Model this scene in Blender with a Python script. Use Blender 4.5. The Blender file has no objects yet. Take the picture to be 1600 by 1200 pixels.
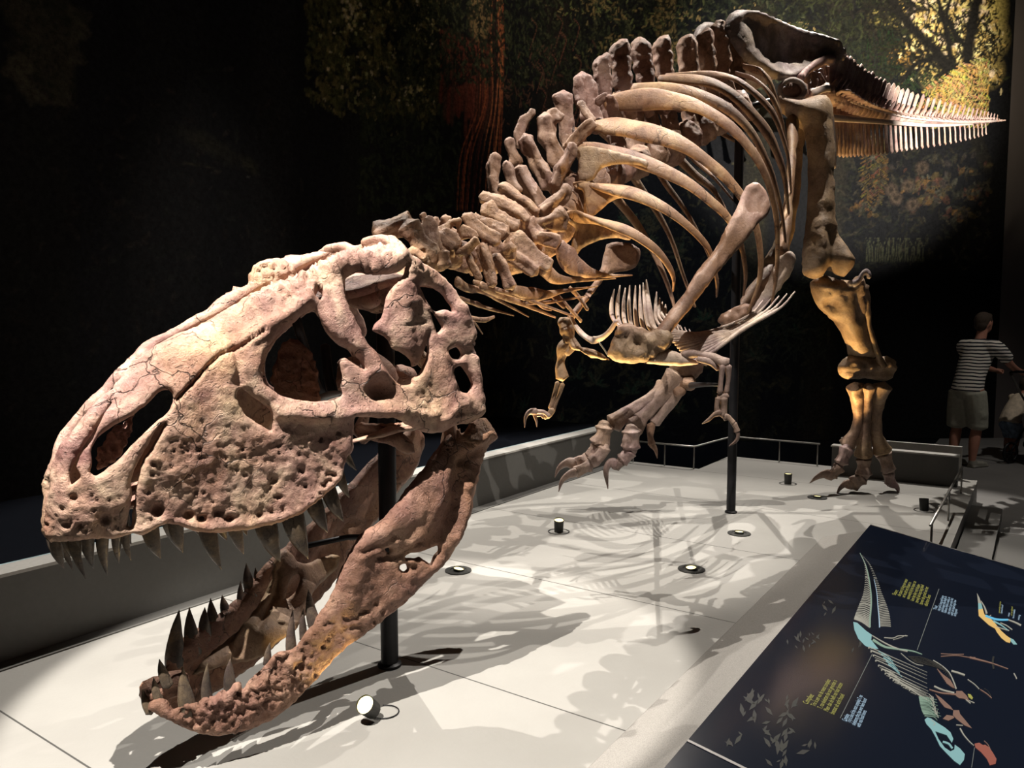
import bpy, bmesh, math, random
import numpy as np
from mathutils import Vector, Matrix, noise as mnoise
from mathutils.geometry import delaunay_2d_cdt

random.seed(7); np.random.seed(7)
SC = bpy.context.scene
COL = SC.collection

# ------------------------------------------------------------------ camera
CAM_Z = 1.45                      # eye height above the plinth floor
PITCH = math.radians(4.53)
cam_d = bpy.data.cameras.new('camera'); cam = bpy.data.objects.new('camera', cam_d); COL.objects.link(cam)
cam.location = (0, 0, CAM_Z); cam.rotation_euler = (math.pi/2 - PITCH, 0, 0)
cam_d.sensor_width = 36; cam_d.lens = 27; cam_d.clip_start = .02; cam_d.clip_end = 200
SC.camera = cam

# ------------------------------------------------------------------ world, exposure
SC.view_settings.view_transform = 'Standard'; SC.view_settings.look = 'None'
SC.view_settings.gamma = 1; SC.view_settings.exposure = 0.0
SC.view_settings.use_curve_mapping = False
w = bpy.data.worlds.new('world'); SC.world = w; w.use_nodes = True
w.node_tree.nodes['Background'].inputs[0].default_value = (.55, .65, 1, 1)
w.node_tree.nodes['Background'].inputs[1].default_value = .004

# ------------------------------------------------------------------ ceiling spotlights, plus unseen lights added
def spot(name, loc, target, watts, deg, color=(1, .93, .84), radius=.03, blend=.25):
    d = bpy.data.lights.new(name, 'SPOT'); d.energy = watts; d.color = color
    d.spot_size = math.radians(deg); d.spot_blend = blend; d.shadow_soft_size = radius
    o = bpy.data.objects.new(name, d); COL.objects.link(o); o.location = loc
    o.rotation_euler = (Vector(target) - Vector(loc)).to_track_quat('-Z', 'Y').to_euler()
    return o
spot('spot_light', (-1.55, .9, 5.3), (-.82, 2.6, 1.12), 3500, 27, radius=.012, blend=.2)  # above the visitors' side, onto the head
spot('spot_light', (-1.7, 5.9, 6.6), (.3, 3.9, 0), 2200, 62, radius=.012, blend=.3)        # wall side, over the plinth
spot('spot_light', (3.1, 6.4, 7.1), (1.45, 4.3, .6), 1900, 42, radius=.012, blend=.3)      # right side behind, ribs and plinth
spot('spot_light', (3.6, 9.4, 7.1), (2.3, 5.8, 0), 2200, 44, radius=.015, blend=.3)        # behind the tail, down on the hips
spot('spot_light', (1.0, 1.5, 6.6), (.5, 4.1, 2.35), 2000, 30, radius=.012, blend=.5)      # fill added from the visitors' side for neck, ribs and shoulder
spot('spot_light', (5.7, 4.6, 2.7), (4.9, 8.7, 3.8), 2900, 44, radius=.015, blend=.6)      # unseen light added low on the visitors' side, no fixture, for the tail
spot('spot_light', (2.9, 6.0, 7.2), (4.9, 10.7, 5.3), 1300, 46, color=(1, .84, .60), radius=.2, blend=1) # wash on the printed forest
spot('spot_light', (1.2, 5.4, 7.2), (.3, 9.6, 5.4), 450, 60, color=(1, .84, .66), radius=.2, blend=1)    # weaker wash added to bring out the print further left
spot('spot_light', (6.2, 5.6, 6.5), (5.8, 8.0, 0), 300, 60, radius=.1, blend=.8)           # visitors' floor
spot('spot_light', (3.0, 7.4, 7.0), (1.9, 10.4, 1.6), 420, 46, color=(.72, .84, 1), radius=.2, blend=1)    # faint cool wash added to brighten the printed forest low down


# ------------------------------------------------------------------ geometry of the place
# u runs along the plinth (away from the camera to the right), v across it (to the right, towards the visitor side)
U = Vector((.566, .824, 0)).normalized(); V = Vector((.824, -.566, 0)).normalized()
def uv(s, t, z=0.0): return U*s + V*t + Vector((0, 0, z))
FWD = Vector((0, math.cos(PITCH), -math.sin(PITCH))); UPV = Vector((0, math.sin(PITCH), math.cos(PITCH)))
CAMP = Vector((0, 0, CAM_Z))
def ray(px, py):
    return FWD + Vector((1, 0, 0))*((px - 800)/1200) + UPV*((600 - py)/1200)
def P(px, py, Y):
    r = ray(px, py); return CAMP + r*(Y/r.y)
def PF(px, py, z=0.0):
    r = ray(px, py); return CAMP + r*((z - CAM_Z)/r.z)
def rays_np(pts):
    pts = np.asarray(pts, float)
    a = (pts[:, 0] - 800)/1200; b = (600 - pts[:, 1])/1200
    f = np.array(FWD); u = np.array(UPV)
    return f[None] + a[:, None]*np.array([1., 0, 0])[None] + b[:, None]*u[None]

# ------------------------------------------------------------------ objects
def tag(o, label=None, cat=None, group=None, kind=None):
    if label: o['label'] = label
    if cat: o['category'] = cat
    if group: o['group'] = group
    if kind: o['kind'] = kind
    return o
def empty(name, loc, label, cat, group=None, rz=0):
    o = bpy.data.objects.new(name, None); COL.objects.link(o); o.location = loc; o.rotation_euler = (0, 0, rz)
    o.empty_display_size = .1
    return tag(o, label, cat, group)
WORLD_LOC = {}
def wloc(o):
    v = Vector(o.location); p = o.parent
    while p: v += Vector(p.location); p = p.parent
    return v
def obj(name, verts, faces, mat, parent=None, smooth=True, origin=None, auto=None):
    """mesh object from world-space verts; origin at centroid unless given; parents are never rotated when used here"""
    vs = np.asarray([tuple(v) for v in verts], float)
    c = Vector(vs.mean(0)) if origin is None else Vector(origin)
    me = bpy.data.meshes.new(name)
    me.from_pydata([tuple(v) for v in (vs - np.array(c))], [], [tuple(int(i) for i in f) for f in faces])
    me.validate(); me.update()
    bm = bmesh.new(); bm.from_mesh(me); bmesh.ops.recalc_face_normals(bm, faces=bm.faces); bm.to_mesh(me); bm.free()
    if smooth:
        me.polygons.foreach_set('use_smooth', [True]*len(me.polygons))
        if auto: me.set_sharp_from_angle(angle=math.radians(auto))
    if mat: me.materials.append(mat)
    o = bpy.data.objects.new(name, me); COL.objects.link(o)
    if parent: o.parent = parent; o.location = c - wloc(parent)
    else: o.location = c
    return o

class MB:
    """collects shapes into one mesh"""
    def __init__(s): s.v = []; s.f = []; s.m = []
    def add(s, v, f, mi=0):
        n = len(s.v); s.v += [tuple(x) for x in v]; s.f += [tuple(i + n for i in q) for q in f]; s.m += [mi]*len(f); return s
    def box(s, c, sx, sy, sz, ax=None, mi=0):
        ax = ax or (Vector((1, 0, 0)), Vector((0, 1, 0)), Vector((0, 0, 1)))
        c = Vector(c); v = []
        for a in (-1, 1):
            for b in (-1, 1):
                for d in (-1, 1): v.append(c + ax[0]*(a*sx/2) + ax[1]*(b*sy/2) + ax[2]*(d*sz/2))
        return s.add(v, [(0, 1, 3, 2), (4, 6, 7, 5), (0, 4, 5, 1), (2, 3, 7, 6), (0, 2, 6, 4), (1, 5, 7, 3)], mi)
    def build(s, name, mats, parent=None, smooth=False, auto=None, origin=None, bevel=0):
        if not isinstance(mats, (list, tuple)): mats = [mats]
        o = obj(name, s.v, s.f, mats[0], parent, smooth or bool(auto), origin, auto)
        for m in mats[1:]: o.data.materials.append(m)
        if len(mats) > 1: o.data.polygons.foreach_set('material_index', s.m)
        if bevel:
            b = o.modifiers.new('bevel', 'BEVEL'); b.width = bevel; b.segments = 2; b.limit_method = 'ANGLE'
        return o

def catmull(pts, n):
    """n samples per span through the points (any dimension)"""
    p = np.asarray(pts, float); k = len(p); out = []
    if k == 2:
        return np.array([p[0] + (p[1] - p[0])*t for t in np.linspace(0, 1, n + 1)])
    q = np.vstack([2*p[0] - p[1], p, 2*p[-1] - p[-2]])
    for i in range(1, k):
        a, b, c, d = q[i-1], q[i], q[i+1], q[i+2]
        for j in range(n):
            t = j/n
            out.append(.5*((2*b) + (-a + c)*t + (2*a - 5*b + 4*c - d)*t*t + (-a + 3*b - 3*c + d)*t**3))
    out.append(p[-1]); return np.array(out)

def tube_vf(pts, radii, flat=1.0, updir=None, seg=10, caps=True, rough=0.0, seed=0, nscale=14.0, ridge=0.0):
    """swept tube with per-point radius; flat squeezes it along updir"""
    pts = [Vector(p) for p in pts]; n = len(pts); v = []; f = []
    up = Vector(updir) if updir is not None else None
    prev = None
    for i, p in enumerate(pts):
        t = (pts[min(i+1, n-1)] - pts[max(i-1, 0)])
        if t.length < 1e-9: t = Vector((0, 0, 1))
        t.normalize()
        if up is not None: a = up - t*up.dot(t)
        elif prev is not None: a = prev - t*prev.dot(t)
        else:
            a = Vector((0, 0, 1)) - t*t.z
            if a.length < .1: a = Vector((1, 0, 0)) - t*t.x
        if a.length < 1e-6: a = Vector((1, 0, 0)) - t*t.x
        a.normalize(); prev = a; b = t.cross(a)
        for k in range(seg):
            th = 2*math.pi*k/seg; r = radii[i]*(1 + ridge*math.cos(3*th + seed + 1.2*i/n) + ridge*.5*math.cos(5*th + 2*seed))
            q = p + a*(math.cos(th)*r*flat) + b*(math.sin(th)*r)
            if rough:
                q += (q - p)*(rough*mnoise.noise((q + Vector((seed*3.1, 0, 0)))*nscale)*2)
            v.append(q)
    for i in range(n-1):
        for k in range(seg):
            k2 = (k+1) % seg; f.append((i*seg+k, i*seg+k2, (i+1)*seg+k2, (i+1)*seg+k))
    if caps:
        # rounded caps
        for end, s in ((0, -1), (n-1, 1)):
            t = pts[end] - pts[end-1] if s > 0 else pts[0] - pts[1]
            t = t.normalized()
            c = len(v); v.append(pts[end] + t*radii[end]*.55*min(1, flat+.4))
            base = end*seg
            for k in range(seg):
                k2 = (k+1) % seg; f.append((base+k2, base+k, c) if s < 0 else (base+k, base+k2, c))
    return v, f

def ptube(path, Ys, widths, flat=1.0, updir=None, seg=10, n=4, rough=.1, seed=0, caps=True, ridge=0.0):
    """tube from picture points with distances Ys and picture widths; smooth"""
    k = len(path)
    Ys = [Ys]*k if not isinstance(Ys, (list, tuple, np.ndarray)) else list(np.interp(np.linspace(0, 1, k), np.linspace(0, 1, len(Ys)), Ys))
    W = [widths]*k if not isinstance(widths, (list, tuple)) else list(np.interp(np.linspace(0, 1, k), np.linspace(0, 1, len(widths)), widths))
    c = [list(P(path[i][0], path[i][1], Ys[i])) + [W[i]*.5*Ys[i]/1200] for i in range(k)]
    s = catmull(c, n)
    return tube_vf([Vector(q[:3]) for q in s], [max(.0006, q[3]) for q in s], flat, updir, seg, caps, rough, seed, 14.0, ridge)

def smooth_loop(poly, spacing, jag=0.0, seed=0):
    p = np.asarray(poly, float); k = len(p); out = []
    for i in range(k):
        a, b, c, d = p[i-1], p[i], p[(i+1) % k], p[(i+2) % k]
        L = np.linalg.norm(c - b); n = max(1, int(round(L/spacing)))
        for j in range(n):
            t = j/n
            cr = .5*((2*b) + (-a + c)*t + (2*a - 5*b + 4*c - d)*t*t + (-a + 3*b - 3*c + d)*t**3)
            out.append(cr*.75 + (b + (c - b)*t)*.25)
    out = np.array(out)
    if jag:
        for i in range(len(out)):
            q = Vector((out[i][0]*.11, out[i][1]*.11, seed*2.3))
            out[i][0] += jag*mnoise.noise(q); out[i][1] += jag*mnoise.noise(q + Vector((9, 4, 2)))
    return out

def in_poly(pts, poly):
    x, y = pts[:, 0], pts[:, 1]; ins = np.zeros(len(pts), bool); n = len(poly)
    for i in range(n):
        x1, y1 = poly[i-1]; x2, y2 = poly[i]
        c = ((y1 > y) != (y2 > y))
        xi = (x2 - x1)*(y - y1)/((y2 - y1) if y2 != y1 else 1e-9) + x1
        ins ^= c & (x < xi)
    return ins
def seg_dist(pts, loops):
    """distance to closest boundary segment"""
    best = np.full(len(pts), 1e9)
    for L in loops:
        A = L; B = np.roll(L, -1, 0)
        for a, b in zip(A, B):
            ab = b - a; l2 = max(1e-9, ab.dot(ab))
            t = np.clip(((pts - a) @ ab)/l2, 0, 1)
            d = np.hypot(*(pts - (a + t[:, None]*ab)).T); np.minimum(best, d, out=best)
    return best
def line_dist(pts, line):
    best = np.full(len(pts), 1e9); L = np.asarray(line, float)
    for a, b in zip(L[:-1], L[1:]):
        ab = b - a; l2 = max(1e-9, ab.dot(ab)); t = np.clip(((pts - a) @ ab)/l2, 0, 1)
        d = np.hypot(*(pts - (a + t[:, None]*ab)).T); np.minimum(best, d, out=best)
    return best

def plate_vf(outline, holes, surf, thick, edge=None, spacing=6.0, feats=(), jag=.8, noise_amp=.003, noise_s=9.0,
             seed=0, back=1.0, thick_fn=None):
    """A bone of real thickness traced as an outline. surf(pts Nx2)->Nx3 gives the mid surface (world);
    the two faces are pushed apart along the surface normals with a rounded rim. feats add relief on the outer face."""
    loops = [smooth_loop(outline, spacing*.8, jag, seed)] + [smooth_loop(h, spacing*.7, jag*.6, seed+5) for h in holes]
    o = loops[0]; x0, y0 = o.min(0); x1, y1 = o.max(0)
    gx = np.arange(x0, x1, spacing); gy = np.arange(y0, y1, spacing*.866)
    g = np.array([(x + (spacing*.5 if j % 2 else 0), y) for j, y in enumerate(gy) for x in gx])
    if len(g) == 0: g = np.zeros((0, 2))
    rng = np.random.RandomState(seed + 11); g = g + rng.uniform(-.12, .12, g.shape)*spacing
    if len(g):
        m = in_poly(g, loops[0])
        for h in loops[1:]: m &= ~in_poly(g, h)
        g = g[m]
    if len(g):
        d = seg_dist(g, loops); g = g[d > spacing*.45]
    allp = np.vstack([*loops, g]) if len(g) else np.vstack(loops)
    edges = []; k = 0
    for L in loops:
        n = len(L); edges += [(k+i, k+(i+1) % n) for i in range(n)]; k += n
    r = delaunay_2d_cdt([Vector(p) for p in allp], edges, [], 0, 1e-4)
    vs = np.array([tuple(p) for p in r[0]]); tri = np.array([f for f in r[2] if len(f) == 3])
    cen = vs[tri].mean(1); m = in_poly(cen, loops[0])
    for h in loops[1:]: m &= ~in_poly(cen, h)
    tri = tri[m]
    used = np.unique(tri); mp = -np.ones(len(vs), int); mp[used] = np.arange(len(used)); vs = vs[used]; tri = mp[tri]
    W = surf(vs)
    # normals
    fn = np.cross(W[tri[:, 1]] - W[tri[:, 0]], W[tri[:, 2]] - W[tri[:, 0]])
    N = np.zeros_like(W)
    for i in range(3): np.add.at(N, tri[:, i], fn)
    N /= np.maximum(1e-12, np.linalg.norm(N, axis=1))[:, None]
    cam3 = np.array(CAMP); tocam = cam3 - W
    if (N*tocam).sum() < 0: N = -N; tri = tri[:, ::-1]
    dp = seg_dist(vs, loops)
    depth = W[:, 1]; dm = dp*depth/1200
    th = np.full(len(vs), thick) if thick_fn is None else thick_fn(vs)*thick
    e = edge or thick*1.1
    prof = np.sqrt(np.clip(1 - (1 - np.clip(dm/e, 0, 1))**2, 0, 1))
    nz = np.array([mnoise.fractal(Vector(p)*noise_s + Vector((seed, 0, 0)), .9, 2.1, 4) for p in W])*noise_amp
    rel = np.zeros(len(vs))
    for ft in feats:
        if ft[0] == 'ridge':
            _, line, wd, h = ft; q = line_dist(vs, line); rel += h*np.exp(-(q/wd)**2)
        elif ft[0] == 'groove':
            _, line, wd, h = ft; q = line_dist(vs, line); rel -= h*np.exp(-(q/wd)**2)
        elif ft[0] == 'pit':
            _, x, y, rr, h = ft; q = np.hypot(vs[:, 0]-x, vs[:, 1]-y); rel -= h*np.exp(-(q/rr)**4)
        elif ft[0] == 'rough':
            _, line, wd, h, fs = ft; q = line_dist(vs, line); wgt = np.exp(-(q/wd)**2)
            rel += wgt*h*np.array([mnoise.fractal(Vector(p)*fs, .8, 2.2, 3) for p in W])
    F = W + N*(th*prof + (nz + rel)*np.clip(prof, 0, 1)**.5)[:, None]
    B = W - N*(th*prof*back - nz*prof)[:, None]
    isb = dp < 1e-3
    n = len(vs); v = list(F); bi = np.zeros(n, int); c = n
    for i in range(n):
        if isb[i]: bi[i] = i
        else: bi[i] = c; v.append(B[i]); c += 1
    f = [tuple(t) for t in tri] + [(bi[t[2]], bi[t[1]], bi[t[0]]) for t in tri]
    f = [q for q in f if len(set(q)) == 3]
    # triangles whose three corners all lie on the rim would coincide; keep only once
    f2 = []; seen = set()
    for q in f:
        key = tuple(sorted(q))
        if key in seen: continue
        seen.add(key); f2.append(q)
    return v, f2

def ysurf(fn):
    """surface from a distance function Y(px,py)"""
    def s(pts):
        r = rays_np(pts); Y = fn(pts[:, 0], pts[:, 1]) + 0*pts[:, 0]
        return np.array(CAMP)[None] + r*(Y/r[:, 1])[:, None]
    return s
def planeY(p1, p2, p3):
    """distance field: plane through three (px,py,Y)"""
    A = np.array([list(P(*p)) for p in (p1, p2, p3)]); n = np.cross(A[1]-A[0], A[2]-A[0]); d = n.dot(A[0])
    def s(pts):
        r = rays_np(pts); c = np.array(CAMP); t = (d - n.dot(c))/(r @ n)
        return c[None] + r*t[:, None]
    return s
def interpY(ctrl, power=2.5):
    """smooth distance field from scattered (px,py,Y) control points"""
    C = np.array(ctrl, float)
    def f(x, y):
        d = np.hypot(x[:, None]-C[None, :, 0], y[:, None]-C[None, :, 1]) + 6
        w_ = d**-power; return (w_*C[None, :, 2]).sum(1)/w_.sum(1)
    return ysurf(f)

# ------------------------------------------------------------------ materials
def newmat(name, rough=.6, spec=.3):
    m = bpy.data.materials.new(name); m.use_nodes = True
    b = m.node_tree.nodes['Principled BSDF']; b.inputs['Roughness'].default_value = rough
    b.inputs['Specular IOR Level'].default_value = spec
    return m, m.node_tree, b
def N_(nt, t, **kw):
    n = nt.nodes.new(t)
    for k, v in kw.items():
        if k.startswith('i_'):
            key = k[2:]; key = int(key) if key.isdigit() else key.replace('_', ' ')
            n.inputs[key].default_value = v
        else: setattr(n, k, v)
    return n
def ramp(nt, stops, interp='LINEAR'):
    r = nt.nodes.new('ShaderNodeValToRGB'); e = r.color_ramp.elements; r.color_ramp.interpolation = interp
    while len(e) < len(stops): e.new(.5)
    for el, (p, c) in zip(e, stops): el.position = p; el.color = (*c, 1) if len(c) == 3 else c
    return r
def simple(name, col, rough=.5, metal=0, noise_amt=.0, scale=20, bump=0.0, spec=.3, emit=None, estr=1):
    m, nt, b = newmat(name, rough, spec); b.inputs['Metallic'].default_value = metal
    tc = N_(nt, 'ShaderNodeTexCoord'); nz = N_(nt, 'ShaderNodeTexNoise', i_Scale=scale, i_Detail=5)
    nt.links.new(tc.outputs['Object'], nz.inputs['Vector'])
    lo = tuple(c*(1-noise_amt) for c in col); hi = tuple(min(1, c*(1+noise_amt)) for c in col)
    r = ramp(nt, [(.3, lo), (.7, hi)]); nt.links.new(nz.outputs['Fac'], r.inputs[0]); nt.links.new(r.outputs[0], b.inputs['Base Color'])
    if bump:
        bp = N_(nt, 'ShaderNodeBump', i_Strength=bump, i_Distance=.01); nt.links.new(nz.outputs['Fac'], bp.inputs['Height']); nt.links.new(bp.outputs[0], b.inputs['Normal'])
    if emit: b.inputs['Emission Color'].default_value = (*emit, 1); b.inputs['Emission Strength'].default_value = estr
    return m
def bone(name, dark, mid, light, crack=1.0, bump=.5, scale=1.0, rough=.55, pores=.6):
    """fossil bone: mottled colour, fine cracks, pores, fibrous bump"""
    m, nt, b = newmat(name, rough, .35); L = nt.links.new
    tc = N_(nt, 'ShaderNodeTexCoord'); geo = N_(nt, 'ShaderNodeNewGeometry')
    pos = geo.outputs['Position']
    n1 = N_(nt, 'ShaderNodeTexNoise', i_Scale=6*scale, i_Detail=8, i_Roughness=.62, i_Distortion=.6); L(pos, n1.inputs['Vector'])
    r1 = ramp(nt, [(.32, dark), (.5, mid), (.68, light)]); L(n1.outputs['Fac'], r1.inputs[0])
    n2 = N_(nt, 'ShaderNodeTexNoise', i_Scale=42*scale, i_Detail=6, i_Roughness=.7, i_Distortion=1.2); L(pos, n2.inputs['Vector'])
    r2 = ramp(nt, [(.3, (.62, .58, .56)), (.55, (1, 1, 1)), (.75, (1.0, .97, .92))]); L(n2.outputs['Fac'], r2.inputs[0])
    mx = N_(nt, 'ShaderNodeMix', data_type='RGBA', blend_type='MULTIPLY'); mx.inputs[0].default_value = .8
    L(r1.outputs[0], mx.inputs[6]); L(r2.outputs[0], mx.inputs[7])
    n4 = N_(nt, 'ShaderNodeTexNoise', i_Scale=2.6*scale, i_Detail=5, i_Roughness=.6, i_Distortion=.5); L(pos, n4.inputs['Vector'])
    r4 = ramp(nt, [(.34, (.86, .80, .92)), (.5, (1, 1, 1)), (.68, (1.06, 1.0, .84))]); L(n4.outputs['Fac'], r4.inputs[0])
    m4 = N_(nt, 'ShaderNodeMix', data_type='RGBA', blend_type='MULTIPLY'); m4.inputs[0].default_value = 1; L(mx.outputs[2], m4.inputs[6]); L(r4.outputs[0], m4.inputs[7]); mx = m4
    # cracks: distorted cell borders, broken up by a mask
    dn = N_(nt, 'ShaderNodeTexNoise', i_Scale=9*scale, i_Detail=4); L(pos, dn.inputs['Vector'])
    ad = N_(nt, 'ShaderNodeVectorMath', operation='MULTIPLY_ADD'); L(dn.outputs['Color'], ad.inputs[0]); ad.inputs[1].default_value = (.14/scale,)*3; L(pos, ad.inputs[2])
    vo = N_(nt, 'ShaderNodeTexVoronoi', feature='DISTANCE_TO_EDGE', i_Scale=7*scale); L(ad.outputs[0], vo.inputs['Vector'])
    rc = ramp(nt, [(0, (0, 0, 0)), (.008, (.2,)*3), (.018, (1, 1, 1))]); L(vo.outputs['Distance'], rc.inputs[0])
    mk = N_(nt, 'ShaderNodeTexNoise', i_Scale=3.3*scale, i_Detail=3); L(pos, mk.inputs['Vector'])
    rm = ramp(nt, [(.47, (0, 0, 0)), (.56, (1, 1, 1))]); L(mk.outputs['Fac'], rm.inputs[0])
    cm = N_(nt, 'ShaderNodeMix', data_type='RGBA'); L(rm.outputs[0], cm.inputs[0]); cm.inputs[6].default_value = (1, 1, 1, 1); L(rc.outputs[0], cm.inputs[7])
    mc = N_(nt, 'ShaderNodeMix', data_type='RGBA', blend_type='MULTIPLY'); mc.inputs[0].default_value = .75*crack
    L(mx.outputs[2], mc.inputs[6]); L(cm.outputs[2], mc.inputs[7])
    # pores
    vp = N_(nt, 'ShaderNodeTexVoronoi', i_Scale=38*scale); L(ad.outputs[0], vp.inputs['Vector'])
    rp = ramp(nt, [(.1, (.25,)*3), (.22, (1, 1, 1))]); L(vp.outputs['Distance'], rp.inputs[0])
    mp = N_(nt, 'ShaderNodeMix', data_type='RGBA', blend_type='MULTIPLY'); mp.inputs[0].default_value = pores
    L(mc.outputs[2], mp.inputs[6]); L(rp.outputs[0], mp.inputs[7]); L(mp.outputs[2], b.inputs['Base Color'])
    # bump
    s1 = N_(nt, 'ShaderNodeMath', operation='MULTIPLY_ADD', i_1=.5); L(n2.outputs['Fac'], s1.inputs[0]); L(n1.outputs['Fac'], s1.inputs[2])
    s2 = N_(nt, 'ShaderNodeMath', operation='MULTIPLY_ADD', i_1=.35*crack); L(cm.outputs[2], s2.inputs[0]); L(s1.outputs[0], s2.inputs[2])
    s3 = N_(nt, 'ShaderNodeMath', operation='MULTIPLY_ADD', i_1=.3*pores); L(rp.outputs[0], s3.inputs[0]); L(s2.outputs[0], s3.inputs[2])
    n3 = N_(nt, 'ShaderNodeTexNoise', i_Scale=140*scale, i_Detail=4, i_Roughness=.7); L(pos, n3.inputs['Vector'])
    s4 = N_(nt, 'ShaderNodeMath', operation='MULTIPLY_ADD', i_1=.18); L(n3.outputs['Fac'], s4.inputs[0]); L(s3.outputs[0], s4.inputs[2])
    bp = N_(nt, 'ShaderNodeBump', i_Strength=bump, i_Distance=.018); L(s4.outputs[0], bp.inputs['Height']); L(bp.outputs[0], b.inputs['Normal'])
    return m
M = {}
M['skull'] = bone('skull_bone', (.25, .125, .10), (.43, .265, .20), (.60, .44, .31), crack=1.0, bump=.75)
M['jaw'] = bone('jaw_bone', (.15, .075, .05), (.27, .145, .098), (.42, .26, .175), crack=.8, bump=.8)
M['neck'] = bone('neck_bone', (.17, .09, .055), (.34, .205, .13), (.54, .38, .25), crack=.5, bump=.7, scale=1.2)
M['rib'] = bone('rib_bone', (.14, .072, .042), (.27, .155, .088), (.46, .31, .175), crack=.8, bump=.4, scale=.8, pores=.15)
M['back'] = bone('back_bone', (.13, .072, .048), (.24, .145, .10), (.38, .25, .175), crack=.4, bump=.6, pores=.3)
M['pelvis'] = bone('pelvis_bone', (.12, .095, .085), (.24, .19, .17), (.42, .37, .34), crack=.4, bump=.5, scale=.9, pores=.15)
M['leg'] = bone('leg_bone', (.15, .10, .06), (.28, .19, .12), (.42, .30, .19), crack=.3, bump=.5, pores=.2)
M['foot'] = bone('foot_bone', (.17, .115, .09), (.28, .20, .165), (.42, .32, .27), crack=.3, bump=.45, pores=.1)
M['belly'] = bone('belly_bone', (.30, .22, .18), (.50, .40, .34), (.68, .58, .50), crack=.2, bump=.3, pores=.1)
M['tail'] = bone('tail_bone', (.28, .165, .135), (.47, .32, .265), (.63, .47, .40), crack=.2, bump=.3, pores=.1)
M['scapula'] = bone('shoulder_bone', (.17, .10, .07), (.25, .15, .105), (.33, .22, .165), crack=.2, bump=.4, pores=.15)
M['tooth'] = bone('tooth_enamel', (.045, .038, .034), (.10, .078, .06), (.20, .15, .10), crack=.8, bump=.15, rough=.22, scale=2.2, pores=0)
M['claw'] = bone('claw_bone', (.15, .10, .085), (.27, .19, .165), (.40, .31, .27), crack=.2, bump=.25, rough=.4, pores=0)
M['black'] = simple('black_steel', (.012, .012, .014), .42, .3, .2)
M['bracket'] = simple('steel_bracket', (.28, .33, .35), .35, .6, .1)
M['rail'] = simple('rail_steel', (.30, .29, .27), .35, .7, .1)
M['bar'] = simple('painted_bar', (.55, .44, .38), .5, 0, .08)

# ------------------------------------------------------------------ the skeleton: skull and jaw
ROOT = empty('dinosaur_skeleton', (1.9, 4.7, 0), 'huge brown mounted predatory dinosaur skeleton striding over the grey plinth, jaws open', 'dinosaur skeleton')
A_SK = math.radians(47)
BK = Vector((math.cos(A_SK), math.sin(A_SK), 0))          # from snout to the back of the head
LF = Vector((math.sin(A_SK), -math.cos(A_SK), 0))         # the animal's left (towards the camera)
SN = P(82, 800, 2.2)                                       # tip of the snout, in the middle plane
def to_fh(W):
    d = W - np.array(SN)[None]; return d @ np.array(BK), d @ np.array(LF), d[:, 2]
def solve_surface(pts, wfn, y0=1.7, y1=3.8, n=500):
    """first crossing of each view ray with the skull flank lat = w(f, h)"""
    r = rays_np(pts); c = np.array(CAMP); Ys = np.linspace(y0, y1, n)
    W = c[None, None] + r[:, None, :]*(Ys[None, :]/r[:, 1][:, None])[..., None]
    d = W - np.array(SN)[None, None]; f = d @ np.array(BK); l = d @ np.array(LF); h = d[..., 2]
    g = l - wfn(f, h)
    sg = g < 0; first = np.argmax(sg, 1); has = sg.any(1)
    best = np.argmin(np.abs(g) + 0, 1)
    i = np.where(has & (first > 0), first, best); Y = Ys[i].copy()
    k = has & (first > 0); ga = g[np.arange(len(pts)), i-1]; gb = g[np.arange(len(pts)), i]
    Y[k] = (Ys[i-1] + (Ys[i]-Ys[i-1])*(ga/(ga-gb+1e-12)))[k]
    return c[None] + r*(Y/r[:, 1])[:, None]
MIDLINE = [(76, 820), (79, 740), (110, 687), (135, 655), (180, 612), (247, 542), (282, 524), (365, 482), (430, 440), (500, 410), (570, 385)]
def plane_mid(pts):
    r = rays_np(pts); c = np.array(CAMP); n = np.array(LF); t = ((np.array(SN) - c) @ n)/(r @ n)
    return c[None] + r*t[:, None]
_mf, _, _mh = to_fh(plane_mid(np.array(MIDLINE, float)))
_o = np.argsort(_mf); _mf = _mf[_o]; _mh = _mh[_o]
def htop(f): return np.interp(f, _mf, _mh)
def hbot(f): return np.interp(f, [0, .4, .9, 1.35], [-.10, -.02, .06, .12])
def wflank(f, h):
    W = np.interp(f, [-.02, .02, .07, .15, .35, .6, .85, 1.05, 1.3, 1.6], [.0, .07, .105, .13, .165, .20, .25, .31, .345, .34])
    k = np.interp(f, [0, .4, .8, 1.0, 1.4], [.62, .62, .72, .85, .95])
    q = np.clip((h - hbot(f))/np.maximum(.05, htop(f) - hbot(f)), 0, 1.3)
    p = np.clip((q - k)/(1.02 - k), 0, 1)
    und = np.clip((.35 - q)/.35, 0, 1)
    return W*np.sqrt(np.clip(1 - p**2.2, 0, 1)) - .02*und*np.interp(f, [0, .5, 1], [1, .6, 0])
def smooth_Y(pts, W, iters=1):
    return W
def flank(pts): return solve_surface(pts, wflank)
def mirror(vs, f):
    n = np.array(LF); s = np.array(SN); v = np.asarray([tuple(x) for x in vs], float)
    d = (v - s) @ n; v2 = v - 2*d[:, None]*n[None]
    return v2, [tuple(reversed(q)) for q in f]

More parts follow.
